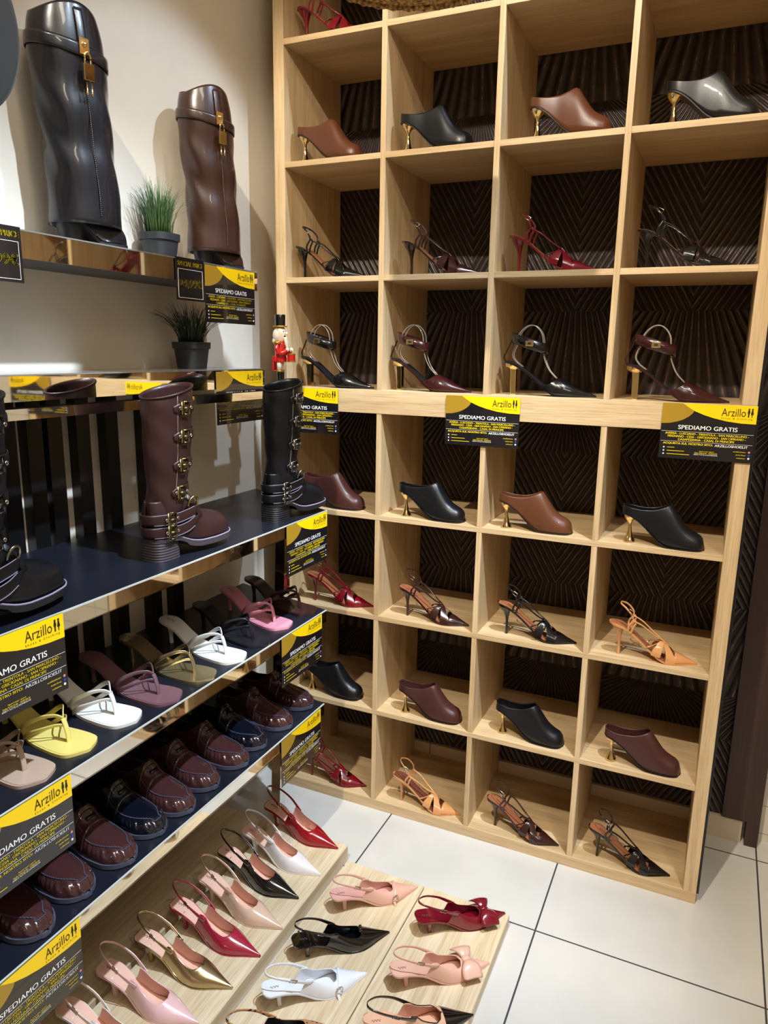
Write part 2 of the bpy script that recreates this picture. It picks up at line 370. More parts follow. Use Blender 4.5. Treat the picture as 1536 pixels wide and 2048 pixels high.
# ================================================================== shoe building
def xs_(x0, x1, n):
    out = []
    for i in range(n+1):
        u = i/n; c = (1-math.cos(PI*u))/2; out.append(x0+(x1-x0)*(.45*u+.55*c))
    return out
def shell_pt(S, x, th, sgn, n=2.6, off=0):
    hx = max(S['H'](x)-S['zs'](x), .002); wx = S['w'](x)
    return Vector((x, S['c'](x)+sgn*(wx+off)*max(math.cos(th), 0)**(2/n), S['zs'](x)+(hx+off)*max(math.sin(th), 0)**(2/n)))
def shell(mb, S, x0, x1, nx, nth, n=2.6, off=0, disp=None, a0=0, zt=None):
    zt = zt or S['zt']
    for sgn in (1, -1):
        rows = []
        for x in xs_(x0, x1, nx):
            z0 = S['zs'](x); hx = max(S['H'](x)-z0, .002); f = (zt(x)-z0)/hx
            A = PI/2 if f >= .999 else math.asin(max(.02, f)**(n/2))
            row = []
            for j in range(nth+1):
                th = a0+(A-a0)*j/nth; p = shell_pt(S, x, th, sgn, n, off)
                if disp: p += disp(x, th, sgn, p)
                row.append(p)
            rows.append(row)
        mb.grid(rows, flip=(sgn == 1))
    return mb
def slab(mb, S, x0, x1, nx, dz, th, k=1.0, add=0.0):
    rings = []
    for x in xs_(x0, x1, nx):
        z = S['zs'](x)+dz; wx = S['w'](x)*k+add; c = S['c'](x); t_ = th(x) if callable(th) else th
        rings.append([(x, c+wx, z), (x, c+wx*.5, z), (x, c, z), (x, c-wx*.5, z), (x, c-wx, z), (x, c-wx, z-t_), (x, c, z-t_), (x, c+wx, z-t_)])
    return mb.loft(rings)
def spec(zs, w, H=None, zt=None, c=None):
    return dict(zs=tab(zs), w=tab(w), H=tab(H) if H else None, zt=tab(zt) if zt else None, c=tab(c) if c else (lambda x: 0.0))
def leather(name, rgb, r=.36): return pm(name, rgb, r, 0, coat=.08, spec=.35, bump=.12, bscale=700, var=.12)
def patent(name, rgb): return pm(name, rgb, .25, 0, coat=.9, spec=.25, var=.08)
LB = leather('black_leather', (17, 17, 20)); LBR = leather('brown_leather', (92, 50, 34)); LMAR = leather('maroon_leather', (70, 38, 34))
PB = patent('black_patent', (9, 9, 11)); PDB = patent('dark_brown_patent', (48, 22, 18)); PR = patent('burgundy_patent', (112, 8, 22)); PN = patent('caramel_patent', (206, 146, 92))
INS = pm('tan_insole', (150, 92, 58), .5, bump=.1, bscale=500); SOLE = pm('dark_outsole', (26, 22, 22), .5); DINS = pm('black_insole', (26, 24, 26), .45)
CLEAR = pm('clear_vinyl_tube', (190, 176, 160), .12, 0, coat=.6, trans=.45)
def script_mark(par, x, z, mat, y0=0, sx=.02, dz=None):
    """short illegible stamped mark on an insole"""
    mb = MB(); pts = [(x+sx*(i/9-.5), y0+.0035*math.sin(i*2.2), (dz(x+sx*(i/9-.5)) if dz else z)) for i in range(10)]
    mb.sweep(pts, .0006, .0003, (0, 1, 0), sub=3, n=4); return mb.build('stamp', mat, par)

# ---- square-toe mule on a gold goblet heel
def make_mule():
    r = thing('heeled_mule', 'x', 'shoe')
    S = spec([(-.024, .087), (0, .082), (.03, .064), (.06, .036), (.085, .014), (.11, .003), (.203, .004)],
             [(-.024, .002), (-.021, .013), (-.012, .022), (.01, .027), (.05, .026), (.09, .031), (.13, .037), (.165, .038), (.185, .034), (.197, .024), (.203, .006)],
             [(-.024, .14), (.02, .152), (.06, .146), (.09, .134), (.107, .124), (.122, .104), (.136, .084), (.152, .064), (.17, .051), (.187, .043), (.198, .032), (.203, .012)],
             [(-.024, .112), (0, .106), (.03, .1025), (.055, .104), (.08, .111), (.1, .121), (.107, .1245), (.109, .2)])
    mb = shell(MB(), S, -.024, .2035, 44, 12, n=2.5); mb.build('upper', LBR, r, solid=.0022)
    slab(MB(), S, -.025, .2045, 30, .0005, lambda x: .0045 if x > .09 else .003, 1.0, .0012).build('outsole', SOLE, r, angle=50)
    i = slab(MB(), S, -.021, .14, 20, .0018, .001, .92).build('insole', DINS, r, angle=50)
    script_mark(i, .005, 0, GOLD, dz=lambda x: S['zs'](x)+.0026, sx=.03)
    MB().ell([(0, 0, 0, .0165, .0165), (.003, 0, 0, .017, .017), (.008, 0, 0, .015, .015), (.018, 0, 0, .0095, .0095), (.032, 0, 0, .0062, .0062), (.05, -.001, 0, .0046, .0046), (.058, -.001, 0, .0052, .0052),
              (.066, -.002, 0, .011, .011), (.074, -.001, 0, .0175, .0175), (.079, -.001, 0, .019, .019, -.42)], 20).build('goblet_heel', GOLD, r, angle=60)
    MB().lathe([(.0167, -.0), (.0167, .0015)], n=20).build('heel_tip', SOLE, r)
    return r
# ---- strappy pointed stiletto sandal
def make_sandal():
    r = thing('strappy_sandal', 'x', 'shoe')
    S = spec([(-.032, .104), (0, .098), (.03, .081), (.06, .057), (.09, .031), (.115, .012), (.14, .004), (.222, .004)],
             [(-.032, .003), (-.028, .013), (-.018, .021), (0, .025), (.04, .022), (.08, .024), (.11, .031), (.135, .035), (.155, .033), (.18, .022), (.205, .009), (.222, .0015)],
             [(.1, .06), (.15, .034), (.17, .028), (.19, .019), (.21, .011), (.222, .006)], [(.1, 0), (.156, .012), (.162, .2)])
    slab(MB(), S, -.033, .223, 34, .0005, lambda x: .0065 if x < .1 else .004, 1, .0008).build('platform_sole', PB, r, angle=50)
    i = slab(MB(), S, -.029, .19, 24, .0016, .001, .88).build('insole', INS, r, angle=50)
    script_mark(i, .01, 0, SOLE, dz=lambda x: S['zs'](x)+.0022, sx=.02)
    shell(MB(), S, .154, .2225, 18, 8, n=2.2).build('toe_cap', PB, r, solid=.0016)
    MB().ell([(0, 0, 0, .0045, .0045), (.03, 0, 0, .0040, .0040), (.055, -.001, 0, .0055, .0055), (.073, -.003, 0, .0105, .0105), (.086, -.006, 0, .0175, .0165), (.094, -.006, 0, .0225, .021, -.4)], 14).build('stiletto_heel', PB, r, angle=60)
    K = Vector((.122, 0, .060))
    zs = S['zs']
    st = MB()
    for s in (1, -1):
        st.sweep([(.078, s*.024, zs(.078)-.002), (.086, s*.026, zs(.086)+.012), (.105, s*.014, .053), K], .003, .0012, (1, 0, .4))
        st.sweep([(.104, s*.0315, zs(.104)), (.108, s*.029, .034), (.118, s*.015, .055), K], [.014, .014, .008, .006], .0012, (1, 0, -.3))
        st.sweep([(.146, s*.0345, .004), (.146, s*.031, .020), (.138, s*.017, .040), (K.x+.006, 0, K.z-.004)], [.0145, .0145, .010, .007], .0012, (1, 0, -.6))
    st.build('vamp_strap', PB, r, angle=60)
    kn = MB(); kn.sweep([(K.x-.008, 0, K.z+.006), (K.x, 0, K.z+.003), (K.x+.010, 0, K.z-.008)], .006, .0028, (0, 1, 0)); kn.build('knot', PB, r)
    for s in (1, -1):
        a = MB(); a.sweep([(K.x, s*.003, K.z+.003), (.098, s*.012, .078), (.062, s*.021, .106), (.034, s*.024, .119)], .0030, .0016, (0, 1, .2)); a.build('long_strap', PB, r)
        a = MB(); a.sweep([(.022, s*.0245, zs(.022)-.006), (.023, s*.026, .1), (.03, s*.025, .112), (.036, s*.0235, .121), (.042, s*.0235, .112), (.036, s*.0245, .098), (.03, s*.0235, zs(.03)-.006)], .003, .0012, (1, 0, 0)); a.build('side_strap', PB, r)
    a = MB(); a.sweep([(.035, -.0235, .12), (.030, -.026, .135), (.012, -.022, .154), (-.004, -.008, .163), (-.002, .01, .163), (.016, .023, .154), (.032, .026, .136), (.035, .0235, .12)], .0028, .001, (.3, 0, 1)); a.build('ankle_strap', PB, r)
    b = MB(); b.sweep([(.022, -.0275, .154), (.034, -.0275, .147), (.030, -.0285, .138), (.018, -.0275, .146)], .0012, .0012, closed=True, smooth=False, n=6); b.build('buckle', SILV, r)
    return r
# ---- pointed pump with ankle cuff, turn lock and a clear support
def make_cuff():
    r = thing('ankle_cuff_pump', 'x', 'shoe')
    S = spec([(-.034, .101), (0, .094), (.03, .077), (.06, .054), (.09, .029), (.115, .01), (.135, .003), (.245, .004)],
             [(-.034, .003), (-.03, .013), (-.018, .021), (0, .024), (.05, .021), (.09, .027), (.12, .034), (.145, .036), (.17, .03), (.205, .016), (.23, .006), (.245, .0015)],
             [(.08, .09), (.12, .06), (.142, .052), (.165, .042), (.19, .028), (.22, .015), (.245, .006)], [(.08, .037), (.098, .032), (.115, .04), (.13, .05), (.137, .054), (.14, .2)])
    slab(MB(), S, -.035, .246, 34, .0005, lambda x: .006 if x < .1 else .003, 1, .0008).build('outsole', PB, r, angle=50)
    slab(MB(), S, -.031, .15, 22, .0018, .001, .9).build('insole', DINS, r, angle=50)
    shell(MB(), S, .088, .2455, 34, 12, n=2.4).build('vamp', PB, r, solid=.0018)
    q = MB(); q.loft([[(x-w, -w*1.1, z), (x+w, -w*1.1, z), (x+w, w*1.1, z), (x-w, w*1.1, z)] for z, x, w in ((0, 0, .0082), (.004, 0, .0082), (.06, -.001, .0088), (.078, -.002, .0095))])
    q.build('block_heel', GOLD, r, smooth=False, bevel=.0015)
    MB().ell([(.076, -.002, 0, .013, .013), (.084, -.006, 0, .022, .018), (.09, -.006, 0, .024, .02, -.5)], 14).build('heel_seat', GOLD, r, angle=60)
    C = Vector((.044, 0, .152))
    rows = []
    for k in range(33):
        a = 2*PI*k/32; px = .054*math.cos(a); py = .032*math.sin(a); z = C.z-px*.30
        rows.append([(C.x+px, py, z-.015), (C.x+px, py, z), (C.x+px*1.01, py*1.01, z+.015)])
    MB().grid(rows).build('ankle_cuff', PB, r, solid=.002, offset=0)
    lk = MB(); lk.box((.036, -.0375, .144), (.060, -.0325, .160)); lk.build('turn_lock', GOLD, r, smooth=False, bevel=.001)
    l2 = MB(); l2.box((.043, -.0385, .149), (.053, -.0370, .155)); l2.build('lock_bar', SOLE, r, smooth=False, bevel=.0005)
    MB().sweep([(-.030, 0, .098), (-.034, 0, .112), (-.028, 0, .126), (-.018, 0, .148), (-.010, 0, .166)], .003, .0016, (0, 1, 0)).build('heel_strap', PB, r)
    for s in (1, -1):
        MB().sweep([(.026, s*.006, .084), (.004, s*.008, .100), (-.006, s*.009, .12), (.004, s*.011, .15), (.012, s*.012, .18), (.034, s*.01, .202), (.058, s*.01, .202), (.078, s*.011, .18), (.084, s*.011, .15), (.088, s*.01, .115), (.104, s*.008, .078), (.128, s*.006, .052)], .0016, .0016, (0, 1, 0), n=6).build('clear_support', CLEAR, r)
    return r
# ---- square-toe thong mule
def make_thong():
    r = thing('thong_mule', 'x', 'shoe')
    S = spec([(-.033, .070), (0, .066), (.03, .055), (.06, .036), (.09, .019), (.12, .0085), (.15, .007), (.252, .007)],
             [(-.033, .004), (-.03, .013), (-.02, .022), (0, .027), (.04, .024), (.08, .027), (.12, .037), (.16, .043), (.2, .0455), (.218, .0445), (.228, .042), (.234, .038), (.240, .030), (.247, .017), (.251, .007), (.252, .002)])
    slab(MB(), S, -.034, .253, 64, .0, .0068, 1, .0006).build('sole', THONG_M, r, angle=45)
    i = slab(MB(), S, -.031, .249, 40, .0012, .0015, .93).build('footbed', THONG_M, r, angle=45)
    script_mark(i, .0, 0, pm('stamp_grey', (96, 84, 76), .5), dz=lambda x: S['zs'](x)+.0014, sx=.026)
    MB().ell([(0, 0, 0, .006, .006), (.02, -.001, 0, .0055, .0055), (.045, -.003, 0, .008, .008), (.056, -.005, 0, .014, .014), (.064, -.006, 0, .02, .02, -.3)], 14).build('slim_heel', THONG_M, r, angle=60)
    P = (.183, 0, .056); zs = S['zs']
    MB().sweep([(.196, 0, .006), (.194, 0, .026), (.188, 0, .046), P], .0055, .002, (0, 1, 0)).build('toe_post', THONG_M, r)
    for s in (1, -1):
        MB().sweep([P, (.172, s*.010, .064), (.15, s*.028, .062), (.12, s*.040, .046), (.098, s*.036, .028), (.084, s*.029, zs(.084)-.003)], [.0035, .004, .005, .0055, .006, .006], .0014, (.4, 0, 1)).build('strap', THONG_M, r)
        MB().sweep([(.189, 0, .042), (.176, s*.012, .044), (.15, s*.033, .036), (.125, s*.041, .024), (.105, s*.036, .008)], [.0035, .004, .005, .0055, .006], .0014, (.5, 0, 1)).build('strap', THONG_M, r)
    return r
THONG_M = pm('thong_base', (120, 100, 90), .35, coat=.2)
# ---- penny loafer with gathered apron
LOAF_M = pm('maroon_polished', (66, 38, 38), .14, 0, coat=.8, var=.15); LOAF_K = pm('black_polished', (14, 17, 28), .14, 0, coat=.9)
WELT = pm('grey_welt', (74, 76, 92), .55, bump=.3, bscale=400); THREAD = pm('blue_grey_thread', (58, 58, 78), .7)
def make_loafer():
    r = thing('penny_loafer', 'x', 'shoe')
    S = spec([(0, .022), (.06, .021), (.11, .014), (.16, .011), (.283, .012)],
             [(0, .004), (.004, .014), (.016, .025), (.045, .031), (.1, .031), (.15, .038), (.2, .046), (.235, .045), (.26, .035), (.275, .021), (.283, .004)],
             [(0, .09), (.08, .116), (.11, .112), (.135, .100), (.16, .075), (.19, .059), (.22, .051), (.245, .046), (.263, .040), (.275, .032), (.283, .018)],
             [(0, .077), (.02, .069), (.05, .062), (.09, .066), (.12, .084), (.137, .098), (.141, .2)])
    def seam_th(x):  # apron seam angle on the shell
        u = min(max((x-.14)/(.262-.14), 0), 1); return R_(40)+R_(36)*u**3
    def disp(x, th, sgn, p):
        if x < .15: return Vector((0, 0, 0))
        st = seam_th(x); f = max(0, 1-abs(th-st*.72)/(st*.45)) if x < .262 else max(0, 1-abs(th-R_(42))/R_(40))
        ph = math.atan2(p.y, max(p.x-.19, -.04)); amp = .0034*f*min(1, (x-.15)/.03)
        d = Vector((max(p.x-.2, 0), p.y, 0)); d = d.normalized() if d.length > 1e-5 else d
        return d*amp*(math.sin(ph*26+1.3*math.sin(ph*7)) if True else 0)+d*(.0012*f)
    shell(MB(), S, 0, .283, 84, 20, n=2.3, disp=disp).build('upper', LOAF_M, r, solid=.0022)
    sl = slab(MB(), S, -.001, .285, 34, .0015, lambda x: .0105 if x > .1 else .007, 1, .003).build('welt_sole', WELT, r, angle=45)
    MB().loft([[(x, -y, z), (x2, -y, z), (x2, y, z), (x, y, z)] for z, x, x2, y in ((0, .004, .072, .027), (.016, .002, .075, .029))]).build('heel', WELT, r, smooth=False, bevel=.006)
    # apron seam, wavy
    pts = []
    X_ = [.148+.115*k/14 for k in range(15)]
    L_ = [shell_pt(S, x, seam_th(x), 1, 2.3, .0012) for x in X_]; R2 = [shell_pt(S, x, seam_th(x), -1, 2.3, .0012) for x in X_]
    mid = [shell_pt(S, .268, R_(70), 1, 2.3, .001), shell_pt(S, .270, R_(88), 1, 2.3, .001), shell_pt(S, .268, R_(70), -1, 2.3, .001)]
    pts = cat(L_+mid+R2[::-1], 5); pts = [p+Vector((0, 0, .0009*math.sin(i*1.9))) for i, p in enumerate(pts)]
    MB().sweep(pts, .0013, .0013, smooth=False, n=6).build('apron_seam', THREAD, r)
    # penny strap band over the vamp
    mb = MB(); big = tab([(.1, .3), (.3, .3)])
    shell(mb, S, .146, .176, 6, 18, n=2.3, off=.0022, a0=R_(8), zt=big); b = mb.build('saddle_strap', LOAF_M, r, solid=.002)
    mb = MB(); shell(mb, S, .140, .147, 3, 16, n=2.3, off=.0032, a0=R_(20), zt=big); mb.build('strap_roll', LOAF_M, r, solid=.003)
    sl = MB(); sl.loft([[(x, y, S['H'](x)+.0046) for y in (-.013, .013)]+[(x, y, S['H'](x)+.0036) for y in (.013, -.013)] for x in (.158, .161, .164)]); sl.build('penny_slot', BLK, r)
    slab(MB(), S, .006, .15, 16, .004, .001, .9).build('insole', DINS, r, angle=50)
    return r
# ---- pointed slingback pump
LINING = pm('pink_lining', (226, 178, 158), .5); FINS = pm('pale_pink_insole', (232, 186, 164), .42)
SL_BASE = patent('slingback_base', (150, 20, 30))
PUMP = dict(zs=[(-.042, .073), (0, .068), (.035, .052), (.07, .026), (.095, .009), (.115, .003), (.242, .004)],
            w=[(-.042, .012), (-.039, .019), (-.028, .0255), (0, .026), (.05, .022), (.09, .028), (.12, .035), (.145, .037), (.165, .033), (.2, .0185), (.225, .0085), (.242, .0015)],
            H=[(.02, .14), (.06, .115), (.1, .074), (.13, .055), (.157, .044), (.18, .034), (.21, .021), (.242, .008)],
            zt=[(.045, .038), (.056, .06), (.066, .083), (.078, .081), (.095, .064), (.12, .05), (.145, .0435), (.156, .046), (.159, .2)])
def make_sling(low=False):
    r = thing('slingback_pump', 'x', 'shoe')
    S = spec(PUMP['zs'], PUMP['w'], PUMP['H'], PUMP['zt'])
    zsf = S['zs']
    shell(MB(), S, .046, .2425, 46, 14, n=2.4).build('upper', SL_BASE, r, solid=.0018, mats=[SL_BASE, LINING])
    slab(MB(), S, -.043, .243, 34, .0003, lambda x: .006 if x < .09 else .003, 1, .0008).build('outsole', SL_BASE, r, angle=50)
    i = slab(MB(), S, -.0405, .17, 24, .0016, .001, .93).build('insole', FINS, r, angle=50)
    script_mark(i, -.012, 0, pm('stamp_grey', (96, 84, 76), .5), dz=lambda x: S['zs'](x)+.0024, sx=.022)
    MB().loft([[(x-a, -b, z), (x+a, -b, z), (x+a*.8, b, z), (x-a*.8, b, z)] for z, x, a, b in ((0, 0, .006, .0065), (.02, -.001, .0052, .0058), (.045, -.003, .0075, .009), (.058, -.008, .014, .016), (.067, -.012, .024, .0215))]).build('heel', SL_BASE, r, bevel=.002, angle=40)
    # sling: rises from both quarters and passes behind the heel
    n1 = [(.082, -.0215, .070), (.064, -.0255, .083), (.035, -.0285, .103), (-.002, -.024, .123), (-.028, -.012, .133), (-.035, 0, .135)]
    n2 = [(x, -y, z) for x, y, z in n1[::-1][1:]]
    MB().sweep(n1+n2, [.006, .0055, .004, .0035, .0038, .004, .0038, .0035, .004, .0055, .006], .0012, (.25, 0, 1)).build('sling_strap', SL_BASE, r)
    b = MB(); b.sweep([(.040, -.0305, .107), (.023, -.0285, .116), (.019, -.0285, .107), (.036, -.0305, .098)], .001, .001, closed=True, smooth=False, n=6); b.build('buckle', SILV, r)
    return r
# ================================================================== shoes in the cube shelving
ROWN = {0: 'top row', 1: 'second row down', 2: 'third row down', 3: 'row standing on the thick middle board',
        4: 'row below the middle board', 5: 'third row up', 6: 'second row up', 7: 'bottom row'}
COLN = ['first', 'second', 'third', 'fourth']
# (kind, colour, row, column, x, y, angle)
mule = make_mule(); sandal = make_sandal(); cuff = make_cuff()
BRN2 = leather('chestnut_leather', (94, 54, 34)); 
mu = []; sa = []; cu = []
MU = [(1, 0, 'b', .082, .055, 0), (1, 1, 'k', .442, .055, 0), (1, 2, 'b', .835, .055, 0), (1, 3, 'k', 1.192, .06, 0),
      (4, 0, 'm', .100, .05, 3), (4, 1, 'k', .468, .045, 1), (4, 2, 'b', .809, .045, 4), (4, 3, 'k', 1.179, .045, -1),
      (6, 0, 'k', .101, .055, 2), (6, 1, 'm', .483, .045, 4), (6, 2, 'k', .831, .058, 0), (6, 3, 'm', 1.185, .042, 3)]
CN = dict(b='chestnut brown', k='black', m='dark maroon'); CM = dict(b=BRN2, k=LB, m=LMAR)
def zrow(r): return H+SH[4-r-1] if r < 4 else SH[7-r]
for r, c, k, x, y, a in MU:
    place(mule, mu, (x, y, zrow(r)), R_(a), f'{CN[k]} leather mule on a gold goblet heel, {ROWN[r]}, {COLN[c]} cube', 'goblet-heeled mules in the oak cubes', {'brown_leather': CM[k]})
MULE_FIX = CM['b']
SD = [(0, 0, 'r', .082, .07, 0), (2, 0, 'k', .078, .055, 0), (2, 1, 'd', .462, .055, 0), (2, 2, 'r', .803, .055, 0), (2, 3, 'k', 1.158, .055, 0),
      (5, 0, 'r', .118, .048, 7), (5, 1, 'd', .478, .055, -1), (5, 2, 'k', .828, .05, 3), (5, 3, 'n', 1.178, .045, 5),
      (7, 0, 'r', .105, .04, 5), (7, 1, 'n', .478, .042, 2), (7, 2, 'd', .826, .052, -4), (7, 3, 'k', 1.170, .045, 0)]
CN = dict(r='burgundy red', k='black', d='dark brown', n='caramel'); CM = dict(r=PR, k=PB, d=PDB, n=PN)
for r, c, k, x, y, a in SD:
    rm = {'black_patent': CM[k]}
    if k in 'nr' and r == 7: rm['tan_insole'] = pm('brown_insole', (112, 62, 44), .5)
    place(sandal, sa, (x, y, zrow(r)), R_(a), f'{CN[k]} patent strappy stiletto sandal, {ROWN[r]}, {COLN[c]} cube', 'strappy stiletto sandals in the oak cubes', rm)
CF = [(0, 'k', .094, .06, -2), (1, 'd', .430, .06, -3), (2, 'k', .805, .06, 2), (3, 'd', 1.158, .055, -1)]
CN = dict(k='black', d='dark burgundy')
for c, k, x, y, a in CF:
    place(cuff, cu, (x, y, zrow(3)), R_(a), f'{CN[k]} patent ankle-cuff pump with gold turn lock, on thick middle board, {COLN[c]} cube', 'ankle-cuff pumps on the middle board', {'black_patent': PB if k == 'k' else patent('oxblood_patent', (52, 16, 16))})
# prototypes placed first keep their own colours: recolour them like the others
def recolour(o, remap):
    for ch in o.children:
        if ch.type == 'MESH':
            for i, sl in enumerate(ch.material_slots):
                nm = sl.material.name if sl.material else None
                if nm in remap: sl.link = 'OBJECT'; sl.material = remap[nm]
        recolour(ch, remap)
recolour(mule, {'brown_leather': BRN2}); recolour(sandal, {'black_patent': PR})

# ================================================================== thong mules on the first dark shelf
th0 = make_thong(); tu = []
TH = [('taupe and white', (186, 160, 140), .3, 0, .046, -1.276, -2, 'nearest the camera'), ('pale yellow', (232, 214, 120), .35, 0, .038, -1.164, -1.5, 'beside the front sign'),
      ('white', (236, 232, 226), .35, 0, .040, -1.044, 1, 'between the yellow and lilac ones'), ('dusty lilac', (120, 86, 92), .3, 0, .056, -.929, 2, 'between white and gold ones'),
      ('metallic gold', (204, 184, 138), .25, .85, .057, -.798, 1.5, 'between lilac and cream ones'), ('cream white', (232, 232, 228), .35, 0, .058, -.650, -4, 'between gold and black ones'),
      ('black', (26, 27, 33), .3, 0, .062, -.513, -9, 'between cream and pink ones'), ('pink', (226, 150, 168), .35, 0, .046, -.36, -13, 'second from the cube shelving'),
      ('dark brown', (58, 34, 32), .28, 0, .050, -.236, -9, 'closest to the cube shelving')]
for i, (cn, rgb, ro_, me_, x, y, a, wh) in enumerate(TH):
    m_ = pm('thong_'+cn.replace(' ', '_'), rgb, ro_, me_, coat=.2)
    if i == 0: place(th0, tu, (x, y, Z4), R_(a), f'{cn} square-toe thong mule, {wh}', 'thong mules on the dark shelf'); m0_ = m_
    else: place(th0, tu, (x, y, Z4), R_(a), f'{cn} square-toe thong mule, {wh}', 'thong mules on the dark shelf', {'thong_base': m_})
recolour(th0, {'thong_base': m0_})
# ================================================================== loafers
lf = make_loafer(); lu = []
LO = [('m', -1.425, 'partly hidden behind the lowest front sign'), ('m', -1.302, 'nearest fully visible one at the lower left'), ('m', -1.187, 'second visible one from the lower left'), ('m', -1.075, 'just right of the middle left sign'),
      ('k', -.968, 'between two maroon ones, nearer the camera'), ('m', -.862, 'right of the nearer black one'), ('m', -.752, 'middle of the row'), ('m', -.646, 'left of the farther black one'),
      ('k', -.534, 'farther black one of the row'), ('m', -.405, 'second from the far end'), ('m', -.28, 'at the far end by the sign')]
rnd = random.Random(3)
for i, (k, y, wh) in enumerate(LO):
    rm = {'maroon_polished': LOAF_M if k == 'm' else LOAF_K}
    place(lf, lu, (.016+(.004 if i % 2 else -.004), y, Z5), R_(-3+rnd.uniform(-2, 2)), f"{'dark maroon' if k == 'm' else 'black'} polished penny loafer, {wh}", 'penny loafers on the lower dark shelf', rm)
# ================================================================== pointed slingbacks on the platform
sg = make_sling(); su = []
def cs(n, rgb, **k): return pm('sling_'+n, rgb, k.get('r', .14), k.get('m', 0), coat=k.get('c', .9), var=.05)
SG = [('tan', cs('tan', (206, 160, 128)), .165, -1.275, 5, 'beige tan', 'nearest the camera, mostly outside the picture'), ('w', cs('white2', (226, 214, 208)), .166, -1.158, 5, 'white', 'in front of the pearl pink one'), ('p', cs('pink', (226, 184, 184), r=.25), .166, -1.035, 4.5, 'pearl pink', 'next to the gold one'),
      ('g', cs('gold', (186, 168, 128), m=.95, r=.25, c=.2), .178, -.918, 4.5, 'metallic gold', 'with knotted silver buckle'), ('c', cs('crimson', (158, 30, 56), r=.22), .184, -.790, 1, 'crimson', 'between gold and beige ones'),
      ('b', cs('beige', (214, 182, 158)), .186, -.672, -2, 'beige patent', 'between crimson and black ones'), ('k', cs('black', (10, 10, 12)), .166, -.553, -2, 'black patent', 'between beige and white ones'),
      ('w2', cs('offwhite', (228, 220, 218)), .176, -.440, -2, 'off-white patent', 'between black and red ones'), ('r', cs('red', (140, 10, 24)), .166, -.300, -4, 'deep red patent', 'at the far platform corner')]
for i, (n, m_, x, y, a, cn, wh) in enumerate(SG):
    o = place(sg, su, (x, y, .055), R_(a), f'{cn} pointed slingback pump, {wh}', 'pointed slingbacks on the raised platform', {'slingback_base': m_})
    if i == 0: m1_ = m_
recolour(sg, {'slingback_base': m1_})
# ================================================================== low board slingbacks
def low_sling(cn, m_, x, y, a, label, bow=False, cross=False, ins=None, lin_=None, cap=None, chain=False):
    o = copy_tree(sg, None, {}); o['label'] = label; o['group'] = 'slingbacks on the low oak boards'
    o.location = (x, y, .040); o.rotation_euler = (0, 0, R_(a)); o.scale = (.97, 1, .78)
    recolour(o, {'sling_tan': m_, 'slingback_base': m_, 'pink_lining': lin_ or m_, 'pale_pink_insole': ins or m_})
    S = spec(PUMP['zs'], PUMP['w'], PUMP['H'], PUMP['zt'])
    if cap:
        mb = MB(); shell(mb, S, .160, .2435, 20, 12, n=2.4, off=.0009, zt=tab([(0, .4), (.3, .4)])); mb.build('toe_cap', cap, o)
        rr = [c_ for c_ in o.children if c_.name.startswith(('sling_strap', 'heel'))]
        for c_ in rr:
            c_.material_slots[0].link = 'OBJECT'; c_.material_slots[0].material = cap
        pts = [shell_pt(S, x_, math.asin(min(1, max(.02, (S['zt'](x_)-S['zs'](x_))/(S['H'](x_)-S['zs'](x_))))**1.2), s, 2.4, .0008) for s, xr in ((1, (.07, .085, .1, .12, .14, .155)), (-1, (.155, .14, .12, .1, .085, .07))) for x_ in xr]
        MB().sweep(pts, .0014, .001).build('piping', cap, o)
    if cross:
        th_ = [R_(v) for v in (4, 25, 50, 75)]
        P_ = [shell_pt(S, .146+.004*k, v, -1, 2.4, .003) for k, v in enumerate(th_)]+[shell_pt(S, .164+.003*k, v, 1, 2.4, .003) for k, v in enumerate(th_[::-1])]
        MB().sweep(P_, .004, .0012, (1, 0, 0)).build('cross_strap', m_, o)
        p = P_[1]+Vector((0, -.002, 0))
        b = MB(); b.sweep([p+Vector((-.007, -.001, -.007)), p+Vector((-.007, 0, .009)), p+Vector((.007, .001, .009)), p+Vector((.007, -.001, -.007))], .0013, .0013, closed=True, n=6); b.build('buckle', SILV, o)
        q = P_[0]; MB().sweep([q+Vector((0, .001, .006)), q+Vector((.001, -.005, -.006)), q+Vector((.002, -.008, -.016))], .004, .001, (1, 0, 0)).build('strap_end', m_, o)
    if bow:
        c = Vector((.172, 0, .046))
        for s in (1, -1):
            rows = []
            for i in range(9):
                u = i/8; yy = s*(.004+.049*u); wd = .010+.016*math.sin(min(u*1.35, 1)*PI/2); dz = -.016*u*u+.012*math.sin(u*PI)
                rows.append([(c.x-wd*1.0+.002*math.sin(u*6), yy, c.z+dz-.003), (c.x-wd*.35, yy, c.z+dz+.003+.003*math.sin(u*5)), (c.x+wd*.35, yy, c.z+dz+.001), (c.x+wd, yy, c.z+dz-.006)])
            MB().grid(rows).build('bow_loop', m_, o, solid=.0035, offset=0, sub=1)
        MB().sweep([c+Vector((-.012, 0, -.004)), c+Vector((-.008, 0, .004)), c+Vector((.004, 0, .005)), c+Vector((.012, 0, -.004))], .007, .002, (0, 1, 0)).build('bow_knot', m_, o)
    if chain:
        mb = MB()
        for k in range(9):
            u = k/8; mb.sphere((.06-.09*u, -.0275+.006*u, .09+.042*u), .0032, 8)
        mb.build('jewelled_strap', m_, o)
        mb = MB()
        for k in range(3): mb.sphere((.150+.003*k, (k-1)*.008, .052), .005, 8)
        mb.build('ornament', m_, o)
    return o
nude = pm('sling_nude', (216, 168, 148), .38, coat=.2); white = pm('sling_white', (226, 228, 232), .3, coat=.3); burg = pm('sling_burgundy', (110, 14, 30), .2, coat=.7); blk = cs('black', (10, 10, 12))
peach = pm('sling_peach', (220, 172, 150), .4, coat=.2)
